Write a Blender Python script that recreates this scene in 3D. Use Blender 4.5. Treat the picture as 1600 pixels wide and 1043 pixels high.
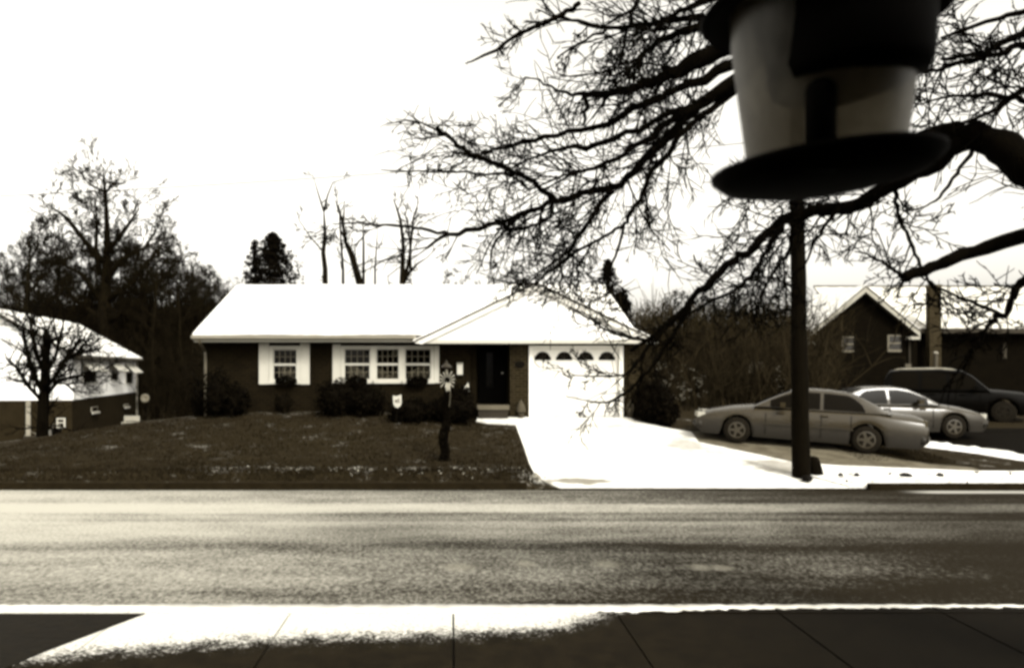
import bpy, bmesh, math, random
from mathutils import Vector, Matrix, noise
import numpy as np

for o in list(bpy.data.objects):
    bpy.data.objects.remove(o, do_unlink=True)
scene = bpy.context.scene
COL = scene.collection
R = math.radians
CZ = 2.5            # camera height above the road
F = 1264.0          # focal length in photograph pixels

# ------------------------------------------------------------------ camera
cam = bpy.data.cameras.new('camera')
cam_o = bpy.data.objects.new('camera', cam)
COL.objects.link(cam_o)
cam_o.location = (0, 0, CZ)
cam_o.rotation_euler = (R(90), 0, 0)
cam.sensor_width = 36
cam.lens = 36 * F / 1600
cam.shift_x = 95 / 1600
cam.shift_y = 53.5 / 1600
cam.clip_start = 0.05
cam.clip_end = 3000
cam.dof.use_dof = True
cam.dof.focus_distance = 24
cam.dof.aperture_fstop = 3.6
scene.camera = cam_o

# ------------------------------------------------------------------ light
SUN_EL, SUN_AZ = R(44), R(152)     # azimuth measured from +Y clockwise: behind the camera, to its right
world = bpy.data.worlds.new('World')
scene.world = world
world.use_nodes = True
wn = world.node_tree
wn.nodes.clear()
sky = wn.nodes.new('ShaderNodeTexSky')
sky.sky_type = 'NISHITA'
sky.sun_disc = False
sky.sun_elevation = SUN_EL
sky.sun_rotation = SUN_AZ
sky.dust_density = 4.0
sky.air_density = 1.0
hs = wn.nodes.new('ShaderNodeHueSaturation')
hs.inputs['Saturation'].default_value = 0.0
bg = wn.nodes.new('ShaderNodeBackground')
bg.inputs['Strength'].default_value = 0.15
wo = wn.nodes.new('ShaderNodeOutputWorld')
wn.links.new(sky.outputs[0], hs.inputs['Color'])
mxw = wn.nodes.new('ShaderNodeMix'); mxw.data_type = 'RGBA'; mxw.blend_type = 'MULTIPLY'
mxw.inputs['Factor'].default_value = 1.0
mxw.inputs[7].default_value = (1.0, .965, .875, 1)
wn.links.new(hs.outputs[0], mxw.inputs[6]); wn.links.new(mxw.outputs[2], bg.inputs['Color'])
wn.links.new(bg.outputs[0], wo.inputs['Surface'])

sun = bpy.data.lights.new('sun', 'SUN')
sun.energy = 1.4
sun.angle = R(14)
sun.color = (1.0, 0.97, 0.91)
sun_o = bpy.data.objects.new('sun', sun)
COL.objects.link(sun_o)
to_sun = Vector((math.sin(SUN_AZ) * math.cos(SUN_EL), math.cos(SUN_AZ) * math.cos(SUN_EL), math.sin(SUN_EL)))
sun_o.rotation_euler = to_sun.to_track_quat('Z', 'Y').to_euler()
sun_o.location = (-5, -20, 30)

scene.view_settings.view_transform = 'Standard'
scene.view_settings.look = 'None'
scene.view_settings.gamma = 1
scene.view_settings.use_curve_mapping = False
scene.view_settings.exposure = 1.25
scene.cycles.filter_width = 3.1
scene.cycles.max_bounces = 6
scene.cycles.transparent_max_bounces = 12

# ------------------------------------------------------------------ helpers
def at(px, py, Y):
    """the point of the place seen at a photograph pixel, Y metres ahead"""
    return Vector(((px - 705) / F * Y, Y, CZ + (575 - py) / F * Y))

def lerp(a, b, t): return a + (b - a) * t

def pw(tab, x):
    if x <= tab[0][0]: return tab[0][1]
    for (a, va), (b, vb) in zip(tab, tab[1:]):
        if x <= b: return va + (vb - va) * (x - a) / (b - a)
    return tab[-1][1]

def sm(a, b, x):
    t = min(1, max(0, (x - a) / (b - a)))
    return t * t * (3 - 2 * t)

class MB:
    def __init__(s): s.v = []; s.f = []
    def face(s, pts):
        n = len(s.v); s.v.extend([tuple(p) for p in pts]); s.f.append(tuple(range(n, n + len(pts)))); return s
    def box(s, x0, x1, y0, y1, z0, z1):
        n = len(s.v)
        s.v += [(x0,y0,z0),(x1,y0,z0),(x1,y1,z0),(x0,y1,z0),(x0,y0,z1),(x1,y0,z1),(x1,y1,z1),(x0,y1,z1)]
        for q in ((0,3,2,1),(4,5,6,7),(0,1,5,4),(1,2,6,5),(2,3,7,6),(3,0,4,7)):
            s.f.append(tuple(n + i for i in q))
        return s
    def obox(s, c, ax, ay, az):
        """box about c with half-axis vectors"""
        n = len(s.v); c = Vector(c); ax = Vector(ax); ay = Vector(ay); az = Vector(az)
        for k in ((-1,-1,-1),(1,-1,-1),(1,1,-1),(-1,1,-1),(-1,-1,1),(1,-1,1),(1,1,1),(-1,1,1)):
            s.v.append(tuple(c + ax*k[0] + ay*k[1] + az*k[2]))
        for q in ((0,3,2,1),(4,5,6,7),(0,1,5,4),(1,2,6,5),(2,3,7,6),(3,0,4,7)):
            s.f.append(tuple(n + i for i in q))
        return s
    def prism(s, pts, off):
        """polygon pts extruded by vector off"""
        n = len(s.v); m = len(pts); off = Vector(off)
        s.v += [tuple(p) for p in pts] + [tuple(Vector(p) + off) for p in pts]
        s.f.append(tuple(range(n, n + m))[::-1]); s.f.append(tuple(range(n + m, n + 2*m)))
        for i in range(m):
            j = (i + 1) % m
            s.f.append((n + i, n + j, n + m + j, n + m + i))
        return s
    def tube(s, path, radii, k=5, cap=True):
        path = [Vector(p) for p in path]
        n0 = len(s.v); N = len(path)
        ref = None
        for i, p in enumerate(path):
            d = (path[min(i+1, N-1)] - path[max(i-1, 0)])
            if d.length < 1e-9: d = Vector((0,0,1))
            d.normalize()
            if ref is None:
                ref = Vector((0,0,1)).cross(d)
                if ref.length < .1: ref = Vector((1,0,0)).cross(d)
            ref = (ref - d * ref.dot(d))
            if ref.length < 1e-6: ref = d.orthogonal()
            ref.normalize()
            b = d.cross(ref)
            r = radii[i] if hasattr(radii, '__len__') else radii
            for j in range(k):
                a = 2*math.pi*j/k
                q = p + ref*(math.cos(a)*r) + b*(math.sin(a)*r)
                s.v.append((q.x, q.y, q.z))
        for i in range(N-1):
            a = n0 + i*k
            for j in range(k):
                j2 = (j+1) % k
                s.f.append((a+j, a+j2, a+k+j2, a+k+j))
        if cap:
            s.f.append(tuple(n0 + j for j in range(k))[::-1])
            s.f.append(tuple(n0 + (N-1)*k + j for j in range(k)))
        return s
    def lathe(s, c, prof, k=24, cap=True):
        n0 = len(s.v)
        for (r, z) in prof:
            for j in range(k):
                a = 2*math.pi*j/k
                s.v.append((c[0] + r*math.cos(a), c[1] + r*math.sin(a), c[2] + z))
        for i in range(len(prof)-1):
            for j in range(k):
                j2 = (j+1) % k
                s.f.append((n0+i*k+j, n0+i*k+j2, n0+(i+1)*k+j2, n0+(i+1)*k+j))
        if cap:
            s.f.append(tuple(n0 + j for j in range(k))[::-1])
            s.f.append(tuple(n0 + (len(prof)-1)*k + j for j in range(k)))
        return s
    def leaf(s, p, size, rng, asp=.5):
        a = Vector((rng.gauss(0,1), rng.gauss(0,1), rng.gauss(0,1))).normalized()
        b = a.orthogonal().normalized()
        b = Matrix.Rotation(rng.random()*6.28, 3, a) @ b
        p = Vector(p); a = a * size; b = b * size * asp
        n = len(s.v)
        s.v += [tuple(p - a), tuple(p + b), tuple(p + a), tuple(p - b)]
        s.f.append((n, n+1, n+2, n+3))
    def build(s, name, mat, parent=None, smooth=False):
        me = bpy.data.meshes.new(name)
        me.from_pydata(s.v, [], s.f)
        if smooth:
            me.polygons.foreach_set('use_smooth', [True]*len(me.polygons))
        me.update()
        o = bpy.data.objects.new(name, me)
        COL.objects.link(o)
        if mat: me.materials.append(mat)
        if parent: 
            o.parent = parent
            o.matrix_parent_inverse = Matrix.Translation(parent.location).inverted() if parent.type == 'EMPTY' and parent.get('_w') else Matrix()
        return o

def link_piece(src, parent, loc, name=None):
    o = src.copy(); COL.objects.link(o); o.parent = parent; o.location = loc
    return o

def tag(o, label=None, cat=None, group=None, kind=None):
    if label: o['label'] = label
    if cat: o['category'] = cat
    if group: o['group'] = group
    if kind: o['kind'] = kind
    return o

def thing(name, label, cat, loc=(0,0,0), rz=0, group=None):
    o = bpy.data.objects.new(name, None); COL.objects.link(o)
    o.location = loc; o.rotation_euler = (0,0,rz)
    o.empty_display_size = .2
    return tag(o, label, cat, group)

def struct(name, mb, mat, smooth=False):
    return tag(mb.build(name, mat, None, smooth), kind='structure')

def dup(root, loc, rz=0, label=None, scale=None):
    r = root.copy(); COL.objects.link(r); r.location = loc; r.rotation_euler = (0,0,rz)
    if scale: r.scale = scale
    if label: r['label'] = label
    for ch in list(root.children):
        c = ch.copy(); COL.objects.link(c); c.parent = r
        for g in ch.children:
            d = g.copy(); COL.objects.link(d); d.parent = c
    return r

# ------------------------------------------------------------------ materials
def tone(v):
    """warm monochrome of linear reflectance v (the place is seen in one brown-toned hue)"""
    g = pw([(.0,.73),(.012,.74),(.06,.85),(.3,.955),(.8,.985)], v)
    b = pw([(.0,.34),(.012,.36),(.06,.55),(.3,.80),(.8,.95)], v)
    return (v, v*g, v*b, 1)

MATS = {}
def mat(name, v, rough=.85, var=.25, scale=6.0, spec=.3, bump=0.0, metallic=0.0, stretch=(1,1,1)):
    if name in MATS: return MATS[name]
    m = bpy.data.materials.new(name); m.use_nodes = True
    nt = m.node_tree; b = nt.nodes['Principled BSDF']
    b.inputs['Roughness'].default_value = rough
    b.inputs['Specular IOR Level'].default_value = spec
    b.inputs['Metallic'].default_value = metallic
    tc = nt.nodes.new('ShaderNodeTexCoord')
    mp = nt.nodes.new('ShaderNodeMapping'); mp.inputs['Scale'].default_value = stretch
    nz = nt.nodes.new('ShaderNodeTexNoise'); nz.inputs['Scale'].default_value = scale
    nz.inputs['Detail'].default_value = 6; nz.inputs['Roughness'].default_value = .65
    nt.links.new(tc.outputs['Object'], mp.inputs['Vector']); nt.links.new(mp.outputs[0], nz.inputs['Vector'])
    cr = nt.nodes.new('ShaderNodeValToRGB')
    cr.color_ramp.elements[0].position = .3; cr.color_ramp.elements[1].position = .7
    cr.color_ramp.elements[0].color = tone(v*(1-var)); cr.color_ramp.elements[1].color = tone(v*(1+var))
    nt.links.new(nz.outputs['Fac'], cr.inputs['Fac']); nt.links.new(cr.outputs[0], b.inputs['Base Color'])
    if bump:
        bp = nt.nodes.new('ShaderNodeBump'); bp.inputs['Strength'].default_value = bump
        bp.inputs['Distance'].default_value = .02
        nt.links.new(nz.outputs['Fac'], bp.inputs['Height']); nt.links.new(bp.outputs[0], b.inputs['Normal'])
    MATS[name] = m
    return m

class NT:
    """small helper to write node maths"""
    def __init__(s, m): s.nt = m.node_tree
    def n(s, t, **kw):
        x = s.nt.nodes.new(t)
        for k, v in kw.items(): setattr(x, k, v)
        return x
    def l(s, a, b): s.nt.links.new(a, b)
    def math(s, op, a, b=None, clamp=False):
        x = s.n('ShaderNodeMath', operation=op); x.use_clamp = clamp
        for i, q in enumerate((a, b)):
            if q is None: continue
            if isinstance(q, (int, float)): x.inputs[i].default_value = q
            else: s.l(q, x.inputs[i])
        return x.outputs[0]
    def mapr(s, v, a, b, c=0.0, d=1.0, smooth=True):
        x = s.n('ShaderNodeMapRange'); x.interpolation_type = 'SMOOTHSTEP' if smooth else 'LINEAR'
        if isinstance(v, (int, float)): x.inputs[0].default_value = v
        else: s.l(v, x.inputs[0])
        for i, q in enumerate((a, b, c, d)): 
            if isinstance(q, (int, float)): x.inputs[i+1].default_value = q
            else: s.l(q, x.inputs[i+1])
        return x.outputs[0]
    def noise(s, vec, scale, detail=4, rough=.6, stretch=None):
        if stretch:
            mp = s.n('ShaderNodeMapping'); mp.inputs['Scale'].default_value = stretch
            s.l(vec, mp.inputs['Vector']); vec = mp.outputs[0]
        x = s.n('ShaderNodeTexNoise'); x.inputs['Scale'].default_value = scale
        x.inputs['Detail'].default_value = detail; x.inputs['Roughness'].default_value = rough
        s.l(vec, x.inputs['Vector']); return x.outputs['Fac']
    def mix(s, f, a, b):
        x = s.n('ShaderNodeMix'); x.data_type = 'RGBA'
        s.l(f, x.inputs['Factor']) if not isinstance(f, (int, float)) else setattr(x.inputs['Factor'], 'default_value', f)
        for q, sock in ((a, x.inputs[6]), (b, x.inputs[7])):
            if isinstance(q, tuple): sock.default_value = q
            else: s.l(q, sock)
        return x.outputs[2]

def new_mat(name, rough=.9, spec=.25):
    m = bpy.data.materials.new(name); m.use_nodes = True
    b = m.node_tree.nodes['Principled BSDF']
    b.inputs['Roughness'].default_value = rough; b.inputs['Specular IOR Level'].default_value = spec
    k = NT(m)
    geo = k.n('ShaderNodeNewGeometry')
    sep = k.n('ShaderNodeSeparateXYZ'); k.l(geo.outputs['Position'], sep.inputs[0])
    return m, b, k, geo.outputs['Position'], sep.outputs[0], sep.outputs[1], sep.outputs[2]

# asphalt of the road: dark, dusted with blown snow, darker towards the right, tyre tracks along it
def road_material():
    m, b, k, P, X, Y, Z = new_mat('road_asphalt', .9, .04)
    fine = k.noise(P, 22, 5, .75, (1, .7, 1))
    blot = k.noise(P, 1.1, 4, .6, (.45, 1.3, 1))
    streak = k.noise(P, 1.0, 5, .65, (.05, 1.3, 1))
    # wheel tracks and lanes: how much snow each strip across the road has kept
    cr = k.n('ShaderNodeValToRGB'); el = cr.color_ramp.elements
    tab = [(8.0,.42),(9.0,.40),(9.9,.48),(10.7,.46),(11.05,.36),(11.3,.38),(11.6,.50),(12.5,.55),(12.95,.62),(13.15,.46),(13.5,.52),(13.75,.45),(13.95,.68),(14.6,.72),(14.95,.50),(15.7,.47),(16.7,.44)]
    el[0].position = 0; el[0].color = (tab[0][1],)*3 + (1,)
    el[1].position = 1; el[1].color = (tab[-1][1],)*3 + (1,)
    for y_, v in tab[1:-1]:
        e = el.new((y_-8)/8.7); e.color = (v,)*3 + (1,)
    yw = k.math('ADD', Y, k.math('MULTIPLY', k.math('SUBTRACT', k.noise(P, .5, 3, .6, (.25, 1, 1)), .5), .5))
    k.l(k.mapr(yw, 8, 16.7, 0, 1, False), cr.inputs['Fac'])
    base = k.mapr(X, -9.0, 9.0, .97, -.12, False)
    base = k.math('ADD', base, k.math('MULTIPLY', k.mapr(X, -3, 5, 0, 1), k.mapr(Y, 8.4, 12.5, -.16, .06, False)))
    t = k.math('ADD', base, k.math('MULTIPLY', k.math('SUBTRACT', cr.outputs[0], .5), 2.2))
    t = k.math('ADD', t, k.math('MULTIPLY', k.math('SUBTRACT', streak, .5), .3))
    t = k.math('ADD', t, k.math('MULTIPLY', k.math('SUBTRACT', blot, .5), .95))
    t = k.math('ADD', t, k.math('MULTIPLY', k.math('SUBTRACT', fine, .5), 2.4))
    dust_tone = k.math('MULTIPLY', k.mapr(t, -.2, 1.25, 0, 1), k.mapr(X, 2.5, 8.5, 1, .38))
    col = k.mix(dust_tone, tone(.010), tone(.36))
    # sun flecks along the near lane, painted into the road colour
    dab = None
    for (cx, cy, rx, ry) in ((.1,10.05,.2,.2),(.93,10.25,.14,.2),(1.95,10.2,.18,.22),(3.1,10.05,.14,.16),(3.35,10.03,.14,.14)):
        dx = k.math('DIVIDE', k.math('SUBTRACT', X, cx), rx); dy = k.math('DIVIDE', k.math('SUBTRACT', Y, cy), ry)
        d = k.math('SQRT', k.math('ADD', k.math('MULTIPLY', dx, dx), k.math('MULTIPLY', dy, dy)))
        d = k.math('ADD', d, k.math('MULTIPLY', k.math('SUBTRACT', blot, .5), 1.0))
        q = k.mapr(d, .3, 1.4, .42, 0)
        dab = q if dab is None else k.math('MAXIMUM', dab, q)
    col = k.mix(dab, col, tone(.26))
    # paler strip beside the far gutter on the right
    sl = k.math('MULTIPLY', k.mapr(k.math('ABSOLUTE', k.math('SUBTRACT', Y, 16.32)), .05, .3, 1, 0), k.mapr(X, 9, 9.8, 0, .55))
    col = k.mix(sl, col, tone(.55))
    k.l(col, b.inputs['Base Color'])
    bp = k.n('ShaderNodeBump'); bp.inputs['Strength'].default_value = .5; bp.inputs['Distance'].default_value = .012
    k.l(fine, bp.inputs['Height']); k.l(bp.outputs[0], b.inputs['Normal'])
    return m

def sidewalk_material():
    m, b, k, P, X, Y, Z = new_mat('sidewalk_concrete', .9, .04)
    fine = k.noise(P, 30, 5, .8); mid = k.noise(P, 5, 4, .65)
    cr = k.n('ShaderNodeValToRGB'); el = cr.color_ramp.elements
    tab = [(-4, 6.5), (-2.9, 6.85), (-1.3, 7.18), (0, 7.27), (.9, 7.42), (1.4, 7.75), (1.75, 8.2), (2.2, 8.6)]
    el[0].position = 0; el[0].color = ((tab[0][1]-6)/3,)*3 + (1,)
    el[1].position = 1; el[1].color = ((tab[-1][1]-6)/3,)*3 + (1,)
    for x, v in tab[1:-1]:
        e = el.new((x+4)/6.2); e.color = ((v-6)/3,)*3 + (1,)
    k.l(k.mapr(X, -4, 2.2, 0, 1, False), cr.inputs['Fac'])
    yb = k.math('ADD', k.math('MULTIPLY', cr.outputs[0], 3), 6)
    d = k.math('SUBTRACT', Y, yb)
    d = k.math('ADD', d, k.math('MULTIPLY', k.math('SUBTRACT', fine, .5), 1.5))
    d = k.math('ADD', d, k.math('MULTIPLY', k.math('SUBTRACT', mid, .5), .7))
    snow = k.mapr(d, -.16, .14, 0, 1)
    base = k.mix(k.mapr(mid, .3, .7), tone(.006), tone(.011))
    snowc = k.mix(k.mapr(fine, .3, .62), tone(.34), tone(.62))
    base = k.mix(k.mapr(k.math('ADD', X, mid), 1.2, 4.5, 0, .75), base, tone(.0022))  # shade on the right of the pavement, put into the concrete colour
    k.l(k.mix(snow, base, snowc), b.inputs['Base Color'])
    bp = k.n('ShaderNodeBump'); bp.inputs['Strength'].default_value = .4; bp.inputs['Distance'].default_value = .01
    k.l(fine, bp.inputs['Height']); k.l(bp.outputs[0], b.inputs['Normal'])
    return m

def ground_material():
    m, b, k, P, X, Y, Z = new_mat('grass_ground', .95, .02)
    n1 = k.noise(P, 1.6, 6, .7); n2 = k.noise(P, 14, 5, .8); n3 = k.noise(P, .35, 3, .5)
    base = k.mix(k.mapr(n2, .3, .7), tone(.005), tone(.026))
    base = k.mix(k.mapr(n1, .35, .7, 0, .6), base, tone(.014))
    # patches of thin old snow caught in the grass, thicker at the lawn edge
    t = k.math('ADD', k.math('MULTIPLY', n1, .55), k.math('MULTIPLY', n2, .45))
    edge = k.mapr(k.math('ABSOLUTE', k.math('SUBTRACT', Y, 17.35)), .05, .35, .075, 0)
    edge = k.math('MULTIPLY', edge, k.mapr(X, -9, -5, 0, 1))
    near_walk = k.math('MULTIPLY', k.mapr(X, -.6, 1.6, 0, .03), k.mapr(Y, 17, 22, 1, .3))
    t = k.math('ADD', t, k.math('ADD', edge, near_walk))
    house = k.math('MULTIPLY', k.mapr(k.math('ABSOLUTE', k.math('SUBTRACT', Y, 23.7)), .05, .35, .05, 0), 1.0)
    t = k.math('ADD', t, house)
    s = k.mapr(t, .555, .69, 0, .5)
    s = k.math('MULTIPLY', s, k.mapr(Y, 24.5, 26, 1, 0))
    k.l(k.mix(s, base, tone(.5)), b.inputs['Base Color'])
    return m

def snow_material(name, lo=.6, hi=.85, dirt_shade=.0, shade_patches=()):
    m, b, k, P, X, Y, Z = new_mat(name, .7, .2)
    n1 = k.noise(P, 3, 5, .6); n2 = k.noise(P, 25, 4, .7)
    c = k.mix(k.mapr(n1, .3, .7), tone(lo), tone(hi))
    if dirt_shade:
        c = k.mix(k.mapr(k.noise(P, 9, 5, .75), .56, .68, 0, dirt_shade), c, tone(.04))
    for (cx, cy, rx, ry, amt) in shade_patches:                     # grey shadow patches painted into the snow colour
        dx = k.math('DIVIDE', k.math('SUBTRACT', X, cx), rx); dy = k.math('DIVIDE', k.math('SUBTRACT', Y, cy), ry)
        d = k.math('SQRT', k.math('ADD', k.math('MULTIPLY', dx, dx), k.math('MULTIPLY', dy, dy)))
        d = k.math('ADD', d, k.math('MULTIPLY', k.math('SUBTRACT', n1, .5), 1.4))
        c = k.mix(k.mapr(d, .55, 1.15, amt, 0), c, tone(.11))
    k.l(c, b.inputs['Base Color'])
    bp = k.n('ShaderNodeBump'); bp.inputs['Strength'].default_value = .35; bp.inputs['Distance'].default_value = .03
    k.l(n1, bp.inputs['Height']); k.l(bp.outputs[0], b.inputs['Normal'])
    return m

def brick_material(name, v=.010, mortar=.03, axis='x'):
    m, b, k, P, X, Y, Z = new_mat(name, .9, .02)
    cb = k.n('ShaderNodeCombineXYZ')
    k.l(k.math('ADD', X, k.math('MULTIPLY', Y, .93)), cb.inputs[0]); k.l(Z, cb.inputs[1])
    br = k.n('ShaderNodeTexBrick'); br.inputs['Scale'].default_value = 1
    br.inputs['Brick Width'].default_value = .22; br.inputs['Row Height'].default_value = .08
    br.inputs['Mortar Size'].default_value = .011; br.inputs['Mortar Smooth'].default_value = .3
    br.inputs['Color1'].default_value = tone(v*.7); br.inputs['Color2'].default_value = tone(v*1.5)
    br.inputs['Mortar'].default_value = tone(mortar)
    k.l(cb.outputs[0], br.inputs['Vector'])
    n = k.noise(P, 2.0, 5, .7)
    c = k.mix(k.mapr(n, .35, .75, 0, .55), br.outputs['Color'], tone(v*.6))
    k.l(c, b.inputs['Base Color'])
    bp = k.n('ShaderNodeBump'); bp.inputs['Strength'].default_value = .5; bp.inputs['Distance'].default_value = .01
    bp.invert = True
    k.l(br.outputs['Fac'], bp.inputs['Height']); k.l(bp.outputs[0], b.inputs['Normal'])
    return m

def glass_material(name, tint=.012, through=.55, rough=.03, gloss=.85):
    m = bpy.data.materials.new(name); m.use_nodes = True
    nt = m.node_tree; nt.nodes.clear()
    out = nt.nodes.new('ShaderNodeOutputMaterial')
    tr = nt.nodes.new('ShaderNodeBsdfTransparent'); tr.inputs[0].default_value = (through, through*.97, through*.9, 1)
    gl = nt.nodes.new('ShaderNodeBsdfGlossy'); gl.inputs['Roughness'].default_value = rough
    gl.inputs[0].default_value = (gloss, gloss*.97, gloss*.92, 1)
    fr = nt.nodes.new('ShaderNodeFresnel'); fr.inputs['IOR'].default_value = 1.4
    nz = nt.nodes.new('ShaderNodeTexNoise'); nz.inputs['Scale'].default_value = 1.3
    bp = nt.nodes.new('ShaderNodeBump'); bp.inputs['Strength'].default_value = .05
    nt.links.new(nz.outputs['Fac'], bp.inputs['Height']); nt.links.new(bp.outputs[0], gl.inputs['Normal'])
    mx = nt.nodes.new('ShaderNodeMixShader')
    nt.links.new(fr.outputs[0], mx.inputs[0]); nt.links.new(tr.outputs[0], mx.inputs[1]); nt.links.new(gl.outputs[0], mx.inputs[2])
    nt.links.new(mx.outputs[0], out.inputs[0])
    return m

def car_paint(name, v, low_shade):
    m = bpy.data.materials.new(name); m.use_nodes = True
    b = m.node_tree.nodes['Principled BSDF']; k = NT(m)
    tc = k.n('ShaderNodeTexCoord'); sep = k.n('ShaderNodeSeparateXYZ'); k.l(tc.outputs['Object'], sep.inputs[0])
    n = k.noise(tc.outputs['Object'], 5, 5, .7, (.5, 1, 1.6)); n2 = k.noise(tc.outputs['Object'], 30, 4, .7)
    h = k.math('ADD', sep.outputs[2], k.math('MULTIPLY', k.math('SUBTRACT', n, .5), .5))
    h = k.math('ADD', h, k.math('MULTIPLY', k.math('SUBTRACT', n2, .5), .15))
    dirt_shade = k.mapr(h, .36, .78, .9, 0)  # shaded lower panels, painted in as a darker, rougher tone
    k.l(k.mix(dirt_shade, tone(v), tone(low_shade)), b.inputs['Base Color'])
    k.l(k.mapr(dirt_shade, 0, .9, .2, .75, False), b.inputs['Roughness'])
    b.inputs['Specular IOR Level'].default_value = .3
    b.inputs['Coat Weight'].default_value = .06; b.inputs['Coat Roughness'].default_value = .12
    return m

def plastic_material():
    """smoky, scuffed clear plastic of the feeder: part see-through, part milky"""
    m = bpy.data.materials.new('smoky_plastic'); m.use_nodes = True
    nt = m.node_tree; nt.nodes.clear(); k = NT(m)
    out = k.n('ShaderNodeOutputMaterial')
    tr = k.n('ShaderNodeBsdfTransparent'); tr.inputs[0].default_value = (.50, .47, .40, 1)
    tl = k.n('ShaderNodeBsdfTranslucent'); tl.inputs[0].default_value = (.42, .37, .28, 1)
    df = k.n('ShaderNodeBsdfPrincipled'); df.inputs['Roughness'].default_value = .35
    tc = k.n('ShaderNodeTexCoord')
    nz = k.noise(tc.outputs['Object'], 14, 4, .6, (1, 1, .6))
    k.l(k.mix(k.mapr(nz, .35, .7), tone(.06), tone(.24)), df.inputs['Base Color'])
    m1 = k.n('ShaderNodeMixShader'); m1.inputs[0].default_value = .45
    k.l(df.outputs[0], m1.inputs[1]); k.l(tl.outputs[0], m1.inputs[2])
    m2 = k.n('ShaderNodeMixShader'); m2.inputs[0].default_value = .18
    k.l(m1.outputs[0], m2.inputs[1]); k.l(tr.outputs[0], m2.inputs[2])
    k.l(m2.outputs[0], out.inputs[0])
    return m

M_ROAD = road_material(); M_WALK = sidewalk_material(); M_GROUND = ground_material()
M_SNOW = snow_material('snow'); M_DRIVE = snow_material('packed_snow', .5, .72, shade_patches=((2.75,17.2,.8,.26,.85),(1.95,17.0,.2,.5,.5),(4.3,22.6,1.2,.25,.35),(5.9,20.4,.5,.9,.4),(7.4,18.4,.7,.7,.6),(3.6,19.6,.9,1.3,.22)))
M_SNOWDIRT = snow_material('snow_with_litter', .5, .75, .55)
M_PADSHADE = snow_material('shaded_snow', .05, .11)  # shade lying on the snow, painted as a darker tone
M_BRICK = brick_material('dark_brick', .0045, .014)
M_BRICK_P = brick_material('porch_brick', .011, .035)
M_BRICK_L = mat('basement_block', .014, .9, .25, 3, .02)
M_BRICK_R = brick_material('neighbour_brick', .0025, .004)
M_CHIM = brick_material('chimney_brick', .024, .036)
M_WHITE = mat('white_paint', .40, .5, .04, 3, .3)
M_TRIM = mat('trim_paint', .28, .5, .06, 3, .3)
M_SIDING = mat('white_siding', .8, .6, .04, 4, .25)
M_GREYT = mat('grey_gutter', .22, .4, .1, 2, .4)
M_DARK = mat('dark_paint', .0025, .6, .3, 5, .05)
M_BLACK = mat('black_metal', .002, .8, .3, 8, .03)
M_KERB = mat('kerb_concrete', .010, .9, .35, 7, .02, .3)
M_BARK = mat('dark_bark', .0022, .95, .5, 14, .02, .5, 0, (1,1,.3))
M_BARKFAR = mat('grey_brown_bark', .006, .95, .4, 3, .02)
M_BARKPALE = mat('hazy_twigs', .035, .95, .4, 2, .02)  # distance haze put into a paler bark colour
M_POLE = mat('creosote_wood', .003, .9, .45, 9, .02, .4, 0, (4,4,.25))
M_LEAF = mat('dark_evergreen', .0028, .8, .5, 3, .02)
M_LEAF2 = mat('bronze_evergreen', .005, .8, .5, 3, .02)
M_STONE = mat('pale_stone', .06, .9, .2, 5, .2)
M_WOOD = mat('brown_wood', .014, .8, .3, 8, .2)
M_SHADE = mat('lamp_cloth', .6, .8, .05, 3, .1)
M_CURTAIN = mat('sheer_curtain', .62, .9, .12, 6, .1)
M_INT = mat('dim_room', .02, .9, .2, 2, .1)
M_GLASS = glass_material('window_glass', through=.6, gloss=.5)
M_CARGLASS = glass_material('car_glass', through=.25, gloss=.16)
M_TYRE = mat('tyre_rubber', .006, .9, .3, 9, .1)
M_RIM = mat('wheel_alloy', .03, .4, .2, 9, .5)
M_SILVER = car_paint('champagne_paint', .027, .008)
M_SILVER2 = car_paint('grey_car_paint', .020, .008)
M_NAVY = mat('dark_car_paint', .0012, .4, .2, 4, .05)
M_CHROME = mat('bright_trim', .5, .25, .05, 6, .6, 0, .7)
M_LAMP = mat('lamp_lens', .35, .2, .15, 12, .6)
M_DASPH = mat('wet_asphalt', .006, .7, .4, 12, .06, .3)
M_BOARD = mat('grey_backboard', .075, .6, .1, 3, .2)
M_PLASTIC = plastic_material()
M_METALROOF = mat('dark_shingles', .02, .9, .3, 5, .1)  # even dark shingle tone

# ------------------------------------------------------------------ ground, road, pavement
def ramp(Y): return .02 + max(0, min(Y, 24.0) - 16.6) * .143

def ramp2(Y): return .02 + max(0, min(Y, 24.0) - 16.6) * .082

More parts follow.
